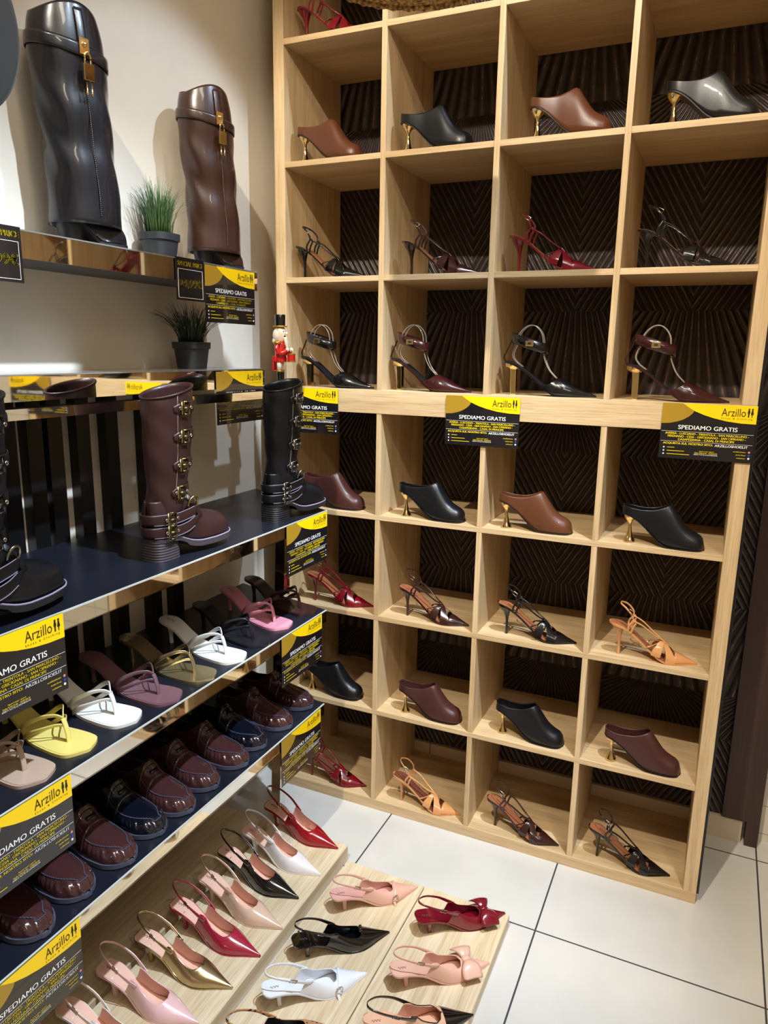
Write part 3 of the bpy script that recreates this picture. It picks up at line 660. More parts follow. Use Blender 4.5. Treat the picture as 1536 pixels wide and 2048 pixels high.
low_sling('pink', nude, .539, -.520, 47, 'nude pink slingback with small side buckle, farthest on the low board', cross=True, ins=pm('rosy_insole', (214, 160, 150), .4))
low_sling('black', blk, .528, -.713, 45, 'black slingback with jewelled strap lying between nude pink and white ones', chain=True, ins=PB)
low_sling('white', white, .541, -.873, 48, 'white slingback with silver buckles on the low board', cross=True)
low_sling('burgundy', burg, .793, -.493, 42, 'burgundy slingback with a large bow, at the low board corner', bow=True)
low_sling('peach', peach, .803, -.685, 42, 'peach pink slingback with a large bow, behind the black-capped one', bow=True)
low_sling('nude', pm('sling_sand', (214, 166, 136), .4), .808, -.850, 40.5, 'nude slingback with black patent pointed toe, at the bottom edge', cap=blk, ins=pm('sand_insole', (224, 172, 140), .4), lin_=pm('sand_lining', (212, 160, 136), .45))
LEO = pm('leopard_print', (150, 104, 66), .4)
nt = LEO.node_tree; vo = nt.nodes.new('ShaderNodeTexVoronoi'); vo.inputs['Scale'].default_value = 95; vo.feature = 'F1'
tc_ = nt.nodes.new('ShaderNodeTexCoord'); nt.links.new(tc_.outputs['Object'], vo.inputs['Vector'])
cr_ = nt.nodes.new('ShaderNodeValToRGB'); cr_.color_ramp.elements[0].position = .3; cr_.color_ramp.elements[0].color = (.012, .008, .006, 1); cr_.color_ramp.elements[1].position = .42; cr_.color_ramp.elements[1].color = lin((176, 126, 82))+(1,)
nt.links.new(vo.outputs['Distance'], cr_.inputs[0]); nt.links.new(cr_.outputs[0], nt.nodes['Principled BSDF'].inputs['Base Color'])
low_sling('leopard', LEO, .535, -1.02, 40, 'leopard print slingback cut off by the bottom edge of the picture', ins=DINS, lin_=DINS, cross=False)
# ================================================================== printed signs
_tc = {}
def text_geo(s):
    if s in _tc: return _tc[s]
    c = bpy.data.curves.new('lettering', 'FONT'); c.body = s; c.size = 1; c.resolution_u = 3
    o = bpy.data.objects.new('lettering', c); COL.objects.link(o)
    dg = bpy.context.evaluated_depsgraph_get(); me = bpy.data.meshes.new_from_object(o.evaluated_get(dg))
    vs = [tuple(v.co) for v in me.vertices]; fs = [tuple(p.vertices) for p in me.polygons]
    bpy.data.objects.remove(o); bpy.data.curves.remove(c); bpy.data.meshes.remove(me)
    _tc[s] = (vs, fs); return _tc[s]
def put_text(mb, s, x0, x1, zc, hh, y=-.0016, bold=0):
    vs, fs = text_geo(s)
    ax = min(v[0] for v in vs); bx = max(v[0] for v in vs); az = min(v[1] for v in vs); bz = max(v[1] for v in vs)
    k = (x1-x0)/(bx-ax); kz = hh/(bz-az)
    for d in ([0] if not bold else [-bold, 0, bold]):
        V = [mb.bm.verts.new((x0+(v[0]-ax)*k+d, y-abs(d)*.01, zc-hh/2+(v[1]-az)*kz)) for v in vs]
        for f in fs: mb.face([V[i] for i in f])
SW, SHH = .232, .150
S_BLK = pm('sign_black', (24, 22, 26), .22, coat=.5); S_YEL = pm('sign_yellow', (255, 214, 8), .35); S_GLD = pm('sign_gold', (168, 132, 36), .35)
S_WHT = pm('sign_white', (244, 244, 240), .4); S_TY = pm('sign_text_yellow', (255, 224, 20), .4); S_BRN = pm('sign_logo_brown', (58, 34, 10), .5)
S_DK = pm('sign_icon_dark', (22, 22, 34), .5); S_RED = pm('sign_icon_pink', (228, 140, 150), .4); S_BLU = pm('sign_icon_blue', (36, 70, 190), .4)
def P_(u, v): return (u*SW, -v*SHH)
def flat(mb, pts, y): mb.face([mb.bm.verts.new((x, y, z)) for x, z in pts])
def make_sign():
    r = thing('promotional_sign', 'x', 'sign')
    MB().box((0, -.0008, -SHH), (SW, .0004, 0)).build('card', S_BLK, r, smooth=False)
    yb = [(.22, 0), (.27, .055), (.345, .125), (.45, .19), (.56, .24), (.70, .285), (.85, .31), (1, .315)]
    # gold corner, then the yellow swoosh over it, strip by strip
    g = [(.345, .125), (.33, .175), (.29, .235), (.235, .29), (.17, .33), (.09, .36), (0, .37)]
    mb = MB(); top = [(0, 0), (.22, 0), (.27, .055)]; flat(mb, [P_(*q) for q in top+g], -.0010); mb.build('gold_corner', S_GLD, r, smooth=False)
    mb = MB()
    for (a, b) in zip(yb[:-1], yb[1:]): flat(mb, [P_(a[0], 0), P_(b[0], 0), P_(*b)]+([P_(*a)] if a[1] > 0 else []), -.0012)
    mb.build('yellow_swoosh', S_YEL, r, smooth=False)
    W = SW
    def line(s_, u0, u1, v, hh, mat, bold=0, nm='lettering'):
        mb = MB(); put_text(mb, s_, u0*W, u1*W, -v*SHH, hh*SHH, bold=bold); mb.build(nm, mat, r, smooth=False)
    line('Arzillo', .635, .885, .125, .135, S_BRN, nm='logo_lettering'); line('S h o e s   &   C l o t h i n g', .635, .955, .235, .035, S_BRN, nm='logo_lettering')
    for k, u in enumerate((.915, .95)):
        mb = MB(); x = u*W
        sh = [(-.0022, -.075), (.0022, -.075), (.0032, -.13), (.0018, -.13), (.0014, -.2), (-.0014, -.2), (-.0018, -.13), (-.0032, -.13)] if k == 0 else [(-.0016, -.075), (.0016, -.075), (.0034, -.15), (.0012, -.152), (.0009, -.2), (-.0009, -.2), (-.0012, -.152), (-.0034, -.15)]
        flat(mb, [(x+a, b*SHH) for a, b in sh], -.0015)
        mb.loft([[(x+.0022*math.cos(a*PI/5), -.0014-dy, -.052*SHH-.001+.0022*math.sin(a*PI/5)) for a in range(10)] for dy in (0, .0003)])
        mb.build('figure_emblem', S_DK, r, smooth=False)
    line('SPEDIAMO GRATIS', .19, .82, .425, .075, S_WHT, .00025); line('ARZILLOSHOES.IT', .60, .945, .725, .042, S_WHT, .0002); line('APERTI TUTTE LE DOMENICHE', .385, .64, .905, .021, S_WHT)
    for v in (.505, .685): MB().box((.01*W, -.0014, -v*SHH-.0003), (.99*W, -.0012, -v*SHH+.0003)).build('divider_line', S_WHT, r, smooth=False)
    line('AVERSA - LUSCIANO - TRENTOLA - SAN MARCELLINO -', .055, .945, .540, .038, S_TY, .00012); line('FRIGNANO - CESA - GRICIGNANO - SAN CIPRIANO -', .085, .915, .592, .038, S_TY, .00012)
    line('CASAPESENNA - CASAL DI PRINCIPE', .20, .80, .645, .038, S_TY, .00012); line('ACQUISTA SUL NOSTRO SITO:', .04, .58, .725, .042, S_TY, .0002)
    line('Aperti tutti i giorni', .44, .60, .845, .024, S_TY); line('Dalle 9:30/13:30 - 16:00/20:30', .395, .635, .875, .022, S_TY)
    for v, u in ((.81, .8), (.865, .83), (.92, .84)): line('arzilloshoes' if v != .865 else 'Arzillo Shoes', u, .93, v, .02, S_TY)
    for v, u in ((.80, .17), (.86, .28), (.92, .34)):
        MB().box((.09*W, -.0014, -v*SHH-.0006), (u*W, -.0013, -v*SHH+.0006)).build('small_print', S_TY, r, smooth=False)
        MB().box((.045*W, -.0014, -v*SHH-.0018), (.06*W, -.0013, -v*SHH+.0018)).build('icon', S_WHT, r, smooth=False)
    for v, m_ in ((.81, S_RED), (.865, S_BLU), (.92, S_WHT)):
        mb = MB(); x = .965*W; mb.loft([[(x+.0026*math.cos(a*PI/5), -.0013-dy, -v*SHH+.0026*math.sin(a*PI/5)) for a in range(10)] for dy in (0, .0003)]); mb.build('icon', m_, r, smooth=False)
    return r
sp_ = make_sign(); su_ = []
FX = XF+.0025
SGN = [(.236-SW, -.0035, 1.506, 0, 'beside the black buckle boot, thick middle board'), (.613, -.0035, 1.502, 0, 'centre of the thick middle board'), (1.240, -.0035, 1.507, 0, 'right end of the thick middle board'),
       (FX, -.460, Z3-.0005, 90, 'right end of the dark boot shelf'), (FX, -.493, Z4-.0005, 90, 'right end of the thong mule shelf'), (FX, -.502, Z5-.0005, 90, 'right end of the loafer shelf'),
       (FX, -1.232-SW, Z3, 90, 'left end of the dark boot shelf'), (FX, -1.245-SW, Z4, 90, 'left end of the thong mule shelf'), (FX, -1.252-SW, Z5, 90, 'left end of the loafer shelf'),
       (.0865, -.487, 1.850, 90, 'upper wall shelf beside the price card'), (.0865, -.452, 1.566, 90, 'lower wall shelf end, partly behind the mirrored beam')]
for i, (x, y, z, a, wh) in enumerate(SGN):
    o = place(sp_, su_, (x, y, z), R_(a), f'black and yellow free-shipping sign, {wh}', 'free-shipping signs')
    if a == 90: o.rotation_euler = (0, R_(0), R_(90))
def price(y, label):
    r = thing('price_card', label, 'sign', (.0868, y, 1.857), R_(90))
    w_, h_ = .112, .106
    MB().box((0, -.001, -h_), (w_, .0006, 0)).build('card', S_BLK, r, smooth=False)
    mb = MB(); a, b, c, d = .007, w_-.007, -.028, -h_+.006
    for q in ((a, c-.0008, b, c), (a, d, b, d+.0008), (a, d, a+.0008, c), (b-.0008, d, b, c)): mb.box((q[0], -.0016, q[1]), (q[2], -.001, q[3]))
    mb.build('border_line', S_WHT, r, smooth=False)
    mb = MB(); put_text(mb, 'SPECIAL PRICE', .006, w_-.006, -.015, .0115, y=-.0018, bold=.0002); mb.build('lettering', S_TY, r, smooth=False)
    mb = MB(); put_text(mb, '24,99€', .010, w_-.010, -.064, .024, y=-.0018, bold=.0002)
    mb.build('lettering', S_TY, r, smooth=False)
price(-.602, 'black price card reading 24,99 euro beside the brown tall boot')
price(-1.060-.112, 'black price card at the left picture edge, partly cut off')

# ================================================================== tall fold-over boots with padlock
def make_tall():
    r = thing('fold_over_boot', 'x', 'boot')
    S = spec([(-.038, .052), (0, .050), (.03, .036), (.057, .016), (.076, .010), (.168, .012)], [(-.038, .004), (-.034, .017), (-.019, .029), (.023, .029), (.06, .034), (.1, .041), (.135, .037), (.156, .025), (.168, .004)],
             [(-.038, .14), (.046, .14), (.07, .11), (.092, .085), (.122, .066), (.145, .054), (.158, .042), (.168, .02)], [(-.038, .075), (.038, .08), (.053, .09), (.06, .3)])
    for k_ in ('zs', 'w', 'H', 'zt'): S[k_] = (lambda f: (lambda x: f((x-.004)/.83-.038)))(S[k_])
    shell(MB(), S, .004, .175, 36, 12, n=2.5).build('foot', TALL_M, r, solid=.002)
    slab(MB(), S, .003, .177, 30, .0005, lambda x: .008, 1, .003).build('outsole', SOLE, r, angle=50)
    MB().ell([(0, .032, 0, .024, .024), (.02, .031, 0, .026, .026), (.047, .030, 0, .032, .030)], 18, 2.6).build('block_heel', pm('stacked_black_heel', (18, 17, 18), .4), r, angle=50)
    rings = []; n = 56
    prof = [(.044, .088, .072, .070), (.10, .087, .071, .070), (.16, .084, .068, .067), (.22, .083, .066, .064), (.28, .085, .066, .060), (.33, .088, .067, .056), (.38, .089, .068, .053), (.42, .088, .067, .050), (.455, .084, .063, .049), (.482, .078, .058, .048)]
    fz = tab([(i, p[0]) for i, p in enumerate(prof)]); fr = tab([(i, p[1]) for i, p in enumerate(prof)]); fy = tab([(i, p[2]) for i, p in enumerate(prof)]); fc = tab([(i, p[3]) for i, p in enumerate(prof)])
    for i in range(46):
        u = i/45*9; ring = []
        for k in range(n):
            a = 2*PI*k/n; rx, ry = fr(u), fy(u); z = fz(u)
            fold = .0075*math.sin(3*a+z*28)*math.sin(z*22+2*math.sin(a*2))*max(0, 1-abs(z-.24)/.2)
            top = (.014*math.cos(2*(a+PI/2.1)) if i > 36 else 0)*(i-36)/9
            ring.append((fc(u)+(rx+fold)*math.cos(a), (ry+fold)*math.sin(a), z+top))
        rings.append(ring)
    mb = MB(); mb.loft(rings, cap=False); mb.build('fold_over_shaft', TALL_M, r, solid=.0035)
    def on_(a, z, off):
        u = min(range(0, 901), key=lambda q: abs(fz(q/100)-z))/100
        return Vector((fc(u)+(fr(u)+off)*math.cos(a), (fy(u)+off)*math.sin(a), z))
    mb = MB(); mb.sweep([on_(2*PI*k/28, .405-.012*math.cos(2*PI*k/28+.6), .004) for k in range(28)], .0135, .0014, (0, 0, 1), closed=True, sub=2); mb.build('collar_strap', TALL_M, r)
    A0 = R_(-90)
    mb = MB(); mb.sweep([on_(A0, z, .0045) for z in (.482, .46, .44, .42, .405)], .010, .002, (math.sin(-A0), math.cos(A0), 0), sub=3); mb.build('pull_strap', TALL_M, r)
    st = MB()
    for k in range(74):
        z = .064+k*.0043; p = on_(A0-.01, z, .0026); st.sphere(p, .0009, 6, (.6, .6, 1.5))
    o = st.build('stitching', STITCH_M, r); o['kind'] = 'stuff'
    mb = MB(); mb.sweep([on_(A0, z, .0015) for z in [.062+.016*k for k in range(21)]], .0012, .0012, (1, 0, 0), sub=1); mb.build('seam', TALL_M, r)
    n_ = Vector((math.cos(A0)/.083, math.sin(A0)/.064, 0)).normalized(); tn = Vector((-n_.y, n_.x, 0))
    def plate(nm, z0, z1, hw, off, th):
        c = on_(A0, (z0+z1)/2, off); rr = []
        for d in (0, th):
            q = c+n_*d; rr.append([q+tn*sx*hw+Vector((0, 0, sz*(z1-z0)/2)) for sx, sz in ((-1, -1), (1, -1), (1, 1), (-1, 1))])
        return MB().loft(rr).build(nm, GOLD, r, smooth=False, bevel=.0012)
    plate('clasp_plate', .388, .422, .0115, .0065, .004); p2 = plate('padlock', .336, .370, .0125, .010, .009)
    c = on_(A0, .372, .015)
    MB().sweep([c+tn*-.007+Vector((0, 0, -.004)), c+tn*-.007+Vector((0, 0, .012)), c+Vector((0, 0, .021)), c+tn*.007+Vector((0, 0, .012)), c+tn*.007+Vector((0, 0, -.004))], .0022, .0022, n=8).build('shackle', GOLD, p2)
    c = on_(A0, .408, .012); mb = MB(); mb.sphere(c, .006, 12); mb.build('turn_knob', GOLD, r)
    for s in (-1, 1):
        c = on_(A0, .334, .014)+tn*s*.006
        MB().ell([(-.026, 0, 0, .0024, .0024), (-.022, 0, 0, .0036, .0036), (-.017, 0, 0, .0018, .0018), (0, 0, 0, .0018, .0018)], 10).build('key', GOLD, r).location = c
    return r
TALL_M = pm('black_glossy_leather', (20, 21, 26), .27, coat=.35, bump=.08, bscale=300); STITCH_M = pm('stitch_thread', (150, 134, 120), .7)
tb = make_tall(); tlu = []
TBR = pm('brown_glossy_leather', (52, 30, 22), .3, coat=.3, bump=.1, bscale=300, var=.2)
place(tb, tlu, (-.018, -.868, 1.8555), R_(76), 'tall black leather fold-over boot with gold padlock on the upper wall shelf', 'tall fold-over boots')
b2 = place(tb, tlu, (-.016, -.390, 1.8555), R_(72), 'tall brown leather fold-over boot with gold padlock beside the potted grass', 'tall fold-over boots', {'black_glossy_leather': TBR})
b2.scale = (.9, .9, .95)
b1s = tb; b1s.scale = (.95, .95, .99)

# ================================================================== buckled engineer boots
ENG_M = leather('engineer_brown', (50, 30, 29), .38); ENG_K = leather('engineer_black', (14, 15, 19), .33)
ENGS_B = pm('brown_rubber_sole', (66, 58, 62), .5, bump=.1, bscale=100); PALE = pm('pale_thread', (136, 128, 150), .6)
def make_eng():
    r = thing('buckle_boot', 'x', 'boot')
    S = spec([(-.002, .052), (.06, .050), (.09, .040), (.12, .030), (.15, .026), (.285, .030)], [(-.002, .006), (.002, .018), (.015, .031), (.05, .036), (.1, .036), (.15, .043), (.2, .050), (.24, .048), (.265, .036), (.28, .018), (.285, .004)],
             [(-.002, .16), (.10, .155), (.13, .13), (.16, .103), (.2, .092), (.235, .084), (.262, .072), (.278, .055), (.285, .038)], [(-.002, .14), (.1, .14), (.12, .16), (.13, .4)])
    shell(MB(), S, -.002, .285, 48, 14, n=2.4).build('foot', ENG_M, r, solid=.002)
    sl = slab(MB(), S, -.004, .289, 36, .001, lambda x: .013 if x > .1 else .008, 1, .005).build('outsole', ENGS_B, r, angle=50)
    rr = []
    for k in range(15):
        z = k*.0032; g = -.0012 if k % 2 else 0
        rr.append((z, .040-.002*(k/14), 0, .043+g+.002*(1-k/14), .0365+g))
    MB().ell(rr, 28, 3.2).build('stacked_heel', ENGS_B, r, angle=40)
    pts = [shell_pt(S, x, 0, 1, 2.4, .004) for x in xs_(.06, .285, 22)]; pts2 = [shell_pt(S, x, 0, -1, 2.4, .004) for x in xs_(.06, .285, 22)]
    MB().sweep([p+Vector((0, 0, .002)) for p in pts+pts2[::-1][1:]], .002, .0015, sub=1, n=6).build('welt_stitching', PALE, r)
    n = 40; rings = []
    fr = tab([(.06, .050), (.10, .052), (.13, .053), (.2, .060), (.3, .068), (.39, .070)]); fy = tab([(.06, .034), (.10, .037), (.2, .046), (.3, .052), (.39, .054)]); fc = tab([(.06, .052), (.12, .064), (.2, .076), (.39, .086)])
    for i in range(40):
        z = .06+.33*i/39; ring = []
        for k in range(n):
            a = 2*PI*k/n; f = .0018*math.sin(z*70+2*a)*math.sin(a*2+z*18)+(.004*math.exp(-((z-.125)/.02)**2)*math.sin(a*3))
            zt_ = z+(.016*math.cos(a)*max(0, (z-.33)/.06))
            ring.append((fc(z)+(fr(z)+f)*math.cos(a), (fy(z)+f)*math.sin(a), zt_))
        rings.append(ring)
    mb = MB(); mb.loft(rings, cap=False); mb.build('shaft', ENG_M, r, solid=.003)
    def on_(a, z, off=0): return Vector((fc(z)+(fr(z)+off)*math.cos(a), (fy(z)+off)*math.sin(a), z))
    mb = MB(); mb.sweep([Vector((p.x, p.y, p.z+.016*math.cos(2*PI*k/24)*(.325/.33))) for k, p in ((k, on_(2*PI*k/24, .388, .001)) for k in range(24))], .0025, .0025, closed=True, sub=2, n=6); mb.build('collar_binding', ENG_M, r)
    AS = R_(-104)
    mb = MB(); mb.sweep([on_(AS-.15*(z-.1), z, .0006) for z in [.10+.014*k for k in range(21)]], .0006, .0008, sub=1, n=4); mb.build('side_stitching', STITCH_M, r)
    def buckle(c, n_, tn, hw, hh, par):
        b = MB(); V = [c+tn*sx*hw+Vector((0, 0, sz*hh))+n_*.003 for sx, sz in ((-1, -1), (-1, 1), (1, 1), (1, -1))]
        b.sweep(V, .0026, .0026, closed=True, smooth=False, n=8); b.sweep([c+n_*.005-tn*hw, c+n_*.005+tn*hw*.9], .0016, .0016, smooth=False)
        b.build('buckle', BRASS, par)
        for d in (-2.1, 1.9):
            e = MB(); q = c+tn*hw*d+n_*.002; e.sweep([q+tn*.0032*math.cos(k*PI/4)+Vector((0, 0, .0032*math.sin(k*PI/4))) for k in range(8)], .0011, .0011, closed=True, sub=1, n=6)
            e.build('eyelet', SILV, par)
        k_ = MB(); q = c-tn*hw*1.6+n_*.003; k_.sweep([q+Vector((0, 0, -hh)), q+Vector((0, 0, hh))], .0026, .0015, tuple(tn), smooth=False); k_.build('keeper_loop', BRASS, par)
    for z in (.352, .288, .222, .158):
        P = [on_(R_(a), z+(.006*math.cos(R_(a))), .003) for a in (-116, -104, -88, -68, -45, -15, 20)]
        st = MB(); st.sweep(P, [.006, .012, .0125, .0125, .0125, .0125, .011], .0016, (0, 0, 1), sub=4); s_ = st.build('strap', ENG_M, r)
        c = on_(R_(-88), z, .004); n_ = Vector((math.cos(R_(-88))*.7, math.sin(R_(-88)), 0)).normalized(); buckle(c, n_, Vector((-n_.y, n_.x, 0)), .010, .0145, s_)
    # two ankle straps with big buckles and a ring
    for z, x1, dz in ((.098, .135, .012), (.068, .142, .020)):
        P = [(.142, .034, z+dz), (.10, .043, z+.006), (.05, .043, z), (.004, .026, z), (-.009, 0, z), (.004, -.026, z), (.05, -.043, z), (.09, -.044, z+.003), (.12, -.043, z+dz*.6), (x1, -.038, z+dz)]
        st = MB(); st.sweep(P, [.013]*8+[.012, .004], .0018, (0, 0, 1), sub=5); s_ = st.build('ankle_strap', ENG_M, r)
        e = MB()
        for d in (.0115, -.0115): e.sweep([Vector(p)*1.0+Vector((0, (-.0016 if p[1] < 0 else .0016), d)) for p in P[:-1]], .0007, .0007, n=4)
        e.build('stitching', PALE, s_)
        c = Vector((.038, -.0435, z+.001)); n_ = Vector((0, -1, 0)); buckle(c, n_, Vector((1, 0, 0)), .010, .016, s_)
    MB().sweep([(.118+.017*math.cos(k*PI/6), -.040+.010*math.sin(k*PI/6)*-.6, .122+.018*math.sin(k*PI/6)) for k in range(12)], .0028, .0028, closed=True, sub=2).build('ring', BRASS, r)
    MB().sweep([(.150, -.036, .085), (.142, -.034, .105), (.125, -.024, .132), (.118, 0, .146), (.125, .024, .132), (.142, .034, .105), (.150, .036, .085)], .008, .0018, (1, 0, .5)).build('harness_strap', ENG_M, r)
    return r
eg = make_eng(); eu = []
kk = {'engineer_brown': ENG_K, 'brown_rubber_sole': pm('black_rubber_sole', (24, 24, 28), .45), 'aged_brass': NICK}
place(eg, eu, (.228, -.902, Z3+.001), R_(87), 'brown buckled engineer boot in the middle of the dark shelf', 'buckled engineer boots').scale = (.90, .96, .99)
place(eg, eu, (.245, -.440, Z3+.001), R_(86), 'black buckled engineer boot at the far end of the dark shelf', 'buckled engineer boots', kk).scale = (.90, .95, .985)
place(eg, eu, (.279, -1.420, Z3+.001), R_(103), 'black buckled engineer boot cut off by the left edge', 'buckled engineer boots', kk).scale = (.94, .98, 1)

# ================================================================== potted grass
POTM = pm('black_plastic_pot', (34, 36, 40), .5); GR = pm('grass_green', (62, 92, 44), .5, var=.5); GR2 = pm('grass_dark', (38, 58, 32), .5, var=.5)
def pot(loc, hgt, spread, label, gm, seed):
    r = thing('potted_grass', label, 'plant', loc, 0, 'potted grasses on the wall shelves')
    MB().ell([(0, 0, 0, .036, .036), (.055, 0, 0, .043, .043), (.056, 0, 0, .047, .047), (.074, 0, 0, .048, .048), (.074, 0, 0, .044, .044), (.064, 0, 0, .042, .042)], 24, 3.2).build('pot', POTM, r, angle=40)
    q = random.Random(seed); mb = MB()
    for k in range(230):
        a = q.uniform(0, 2*PI); rr = .034*math.sqrt(q.random()); bx, by = rr*math.cos(a), rr*math.sin(a)
        L_ = hgt*q.uniform(.6, 1.0); ln = spread*q.uniform(.2, 1)*(.4+rr/.034); a2 = a+q.uniform(-.5, .5); wv = .0018
        pts = []
        for i in range(5):
            u = i/4; pts.append(Vector((bx+ln*math.cos(a2)*u**1.7, by+ln*math.sin(a2)*u**1.7, .066+L_*u-(.25*L_*u**3)*(ln/spread))))
        sd = Vector((-math.sin(a2+q.uniform(-1, 1)), math.cos(a2), 0))
        rows = [[p+sd*wv*(1-.92*i/4), p-sd*wv*(1-.92*i/4)] for i, p in enumerate(pts)]
        mb.grid(rows)
    mb.build('foliage', gm, r, solid=.0004)
    return r
pot((-.045, -.505, 1.8555), .165, .045, 'small potted grass half hidden behind the tall brown boot', GR, 2)
pot((-.012, -.430, 1.5725), .135, .075, 'small black pot of dark grass on the lower wall shelf', GR2, 5)

# ================================================================== nutcracker figure
nc = thing('nutcracker_figure', 'small red and white nutcracker soldier figurine with drum, beside the cube shelving', 'figurine', (.088, -.118, 1.5075), R_(8), scale=1.2)
RED = pm('toy_red', (206, 26, 26), .25, coat=.6); WHT = pm('toy_white', (236, 228, 214), .3, coat=.4); FUR = pm('toy_white_hair', (226, 220, 206), .9, bump=.5, bscale=900); SKIN = pm('toy_face', (238, 214, 190), .3, coat=.4); TG = pm('toy_gold', (206, 160, 60), .35, .8); BK = pm('toy_black', (12, 12, 12), .15, coat=.8)
MB().box((-.022, -.022, 0), (.022, .022, .014)).build('base', RED, nc, smooth=False, bevel=.002)
for s in (-1, 1):
    l = MB().ell([(.014, .003, s*.008, .0075, .0065), (.02, 0, s*.008, .006, .006), (.044, 0, s*.008, .0068, .0068)], 12).build('boot', BK, nc, angle=60)
    MB().lathe([(.0074, .044), (.0074, .048)], (0, s*.008, 0), 12).build('cuff', TG, l)
    MB().lathe([(.0062, .048), (.0066, .074)], (0, s*.008, 0), 12).build('trouser_leg', WHT, nc)
    mb = MB(); mb.sweep([(0, s*.018, .118), (.001, s*.024, .104), (.006, s*.023, .092)], .0055, .0055, n=10); mb.sweep([(.006, s*.023, .092), (.016, s*.020, .094), (.024, s*.014, .100)], .005, .005, n=10); mb.build('arm', RED, nc)
    MB().sphere((.026, s*.013, .102), .0055).build('hand', WHT, nc)
    MB().lathe([(.009, .116), (.011, .12), (.006, .125)], (0, s*.018, 0), 12).build('epaulette', TG, nc)
    mb = MB(); mb.sweep([(.026, s*.012, .108), (.034, s*.006, .096)], .001, .001, smooth=False); mb.build('drumstick', WHT, nc)
MB().ell([(.070, 0, 0, .016, .0165), (.078, 0, 0, .017, .0175), (.09, 0, 0, .014, .0145), (.115, 0, 0, .0155, .0175), (.124, 0, 0, .010, .012)], 18).build('coat', RED, nc, angle=60)
MB().box((-.020, -.010, .046), (-.015, .010, .085)).build('coat_tail', RED, nc, smooth=False, bevel=.002)
mb = MB()
for k in range(4): mb.box((.0135, -.008, .096+.006*k), (.0165, .008, .098+.006*k))
mb.build('frogging', TG, nc, smooth=False)
hd = MB().ell([(.122, 0, 0, .010, .010), (.13, 0, 0, .0135, .0135), (.156, 0, 0, .0135, .0135), (.16, 0, 0, .010, .010)], 18).build('head', SKIN, nc, angle=60)
MB().sphere((.0165, 0, .144), .0055, 10, (1.1, .8, .8)).build('nose', SKIN, hd)
for s in (-1, 1): MB().sphere((.0125, s*.0055, .149), .0018, 8).build('eye', pm('toy_blue', (40, 50, 120), .3), hd)
MB().box((.0115, -.005, .134), (.0142, .005, .137)).build('mouth', BK, hd, smooth=False)
mb = MB(); mb.sphere((-.006, 0, .138), .0175, 14, (.8, 1.05, 1.15)); mb.sphere((-.010, .006, .124), .010, 10); mb.sphere((-.010, -.006, .124), .010, 10); mb.build('hair', FUR, nc)
mb = MB(); mb.sweep([(.014, 0, .134), (.018, 0, .12), (.021, 0, .106)], [.006, .008, .005], .004, (0, 1, 0)); mb.build('beard', FUR, nc)
MB().lathe([(.0185, .160), (.0185, .163)], n=22).build('hat_brim', TG, nc)
MB().lathe([(.0135, .163), (.0142, .190), (.0132, .192)], n=22).build('top_hat', BK, nc, angle=50)
dr = MB().lathe([(.0105, .072), (.0105, .090)], (.031, 0, 0), 18).build('drum', RED, nc, angle=50)
mb = MB(); mb.lathe([(.0112, .070), (.0112, .073)], (.031, 0, 0), 18); mb.lathe([(.0112, .089), (.0112, .092)], (.031, 0, 0), 18); mb.build('drum_rim', TG, dr, angle=50)

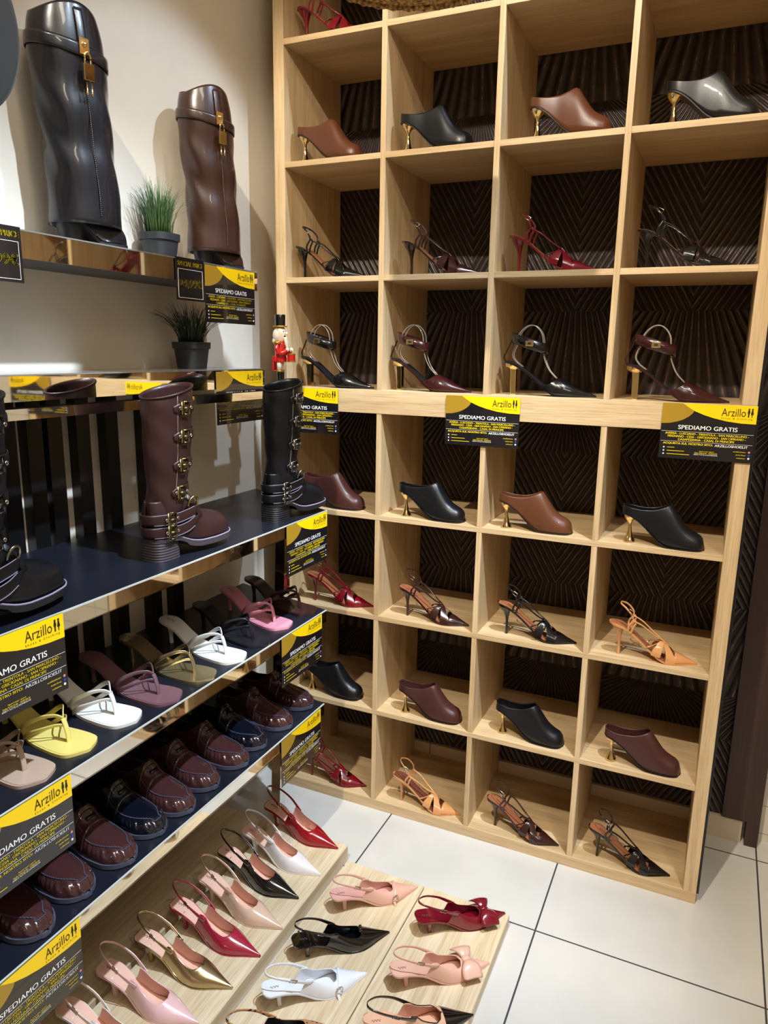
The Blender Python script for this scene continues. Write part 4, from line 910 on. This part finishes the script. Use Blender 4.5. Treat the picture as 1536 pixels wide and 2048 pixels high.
# ================================================================== hats on display
def straw():
    m = pm('woven_straw', (196, 146, 74), .6); nt = m.node_tree; N = nt.nodes; L = nt.links
    tc = N.new('ShaderNodeTexCoord'); vo = N.new('ShaderNodeTexVoronoi'); vo.inputs['Scale'].default_value = 120; L.new(tc.outputs['Object'], vo.inputs['Vector'])
    bp = N.new('ShaderNodeBump'); bp.inputs['Strength'].default_value = .9; bp.inputs['Distance'].default_value = .003; L.new(vo.outputs['Distance'], bp.inputs['Height']); L.new(bp.outputs[0], N['Principled BSDF'].inputs['Normal'])
    N['Principled BSDF'].inputs['Subsurface Weight'].default_value = 0
    cr = N.new('ShaderNodeValToRGB'); cr.color_ramp.elements[0].color = lin((226, 180, 96))+(1,); cr.color_ramp.elements[1].color = lin((112, 70, 30))+(1,); cr.color_ramp.elements[0].position = .1; cr.color_ramp.elements[1].position = .75
    L.new(vo.outputs['Distance'], cr.inputs[0]); L.new(cr.outputs[0], N['Principled BSDF'].inputs['Base Color'])
    return m
ST = straw()
hx, hy, hz = .735, -.64, 2.385
hat = thing('straw_hat', 'wide woven straw hat hanging overhead, only its brim showing at the top edge', 'hat', (hx, hy, hz))
mb = MB(); rr = []
for k in range(30):
    rad = .085+.135*k/29; rr.append([(rad*math.cos(2*PI*j/90), rad*math.sin(2*PI*j/90), .0012*math.sin(rad*900)+.006*(rad/.22)**2) for j in range(90)])
mb.loft(rr, cap=False); mb.build('brim', ST, hat, solid=.004)
mb = MB(); 
for q in range(2): mb.sweep([((.219-.004*q)*math.cos(2*PI*j/120), (.219-.004*q)*math.sin(2*PI*j/120), .004+.0025*math.sin(j*2.1+q*2)) for j in range(120)], .0045, .0035, closed=True, sub=1, n=6)
mb.build('braided_edge', ST, hat)
MB().loft([[(r_*math.cos(2*PI*j/40), r_*math.sin(2*PI*j/40), z) for j in range(40)] for r_, z in ((.086, .002), (.084, .05), (.078, .09), (.05, .105), (.01, .108))], cap=False).build('crown', ST, hat, solid=.003)
MB().sweep([(0, 0, .107), (0, 0, CEIL-hz)], .001, .001, smooth=False, n=6).build('hanging_cord', BLK, hat)
FELT = pm('black_felt', (20, 20, 21), .85, sheen=.1)
bh = thing('felt_hat', 'black wide-brimmed felt hat at the upper left corner of the picture', 'hat', (WX, -1.215, 2.178))
mb = MB(); mb.loft([[(.262-.012*(r_/.145)**2, r_*1.0*math.cos(2*PI*j/60), r_*1.12*math.sin(2*PI*j/60)) for j in range(60)] for r_ in [.145-.009*k for k in range(9)]], cap=False); mb.build('brim', FELT, bh, solid=.003)
mb = MB(); mb.loft([[(x, r_*math.cos(2*PI*j/40), r_*1.1*math.sin(2*PI*j/40)) for j in range(40)] for r_, x in ((.074, .261), (.074, .252), (.071, .215), (.062, .18), (.03, .165), (.004, .163))], cap=False); mb.build('crown', FELT, bh, solid=.003)
MB().sweep([(0, 0, 0), (.168, 0, 0)], .006, .006, smooth=False).build('wall_peg', STEELD, bh)
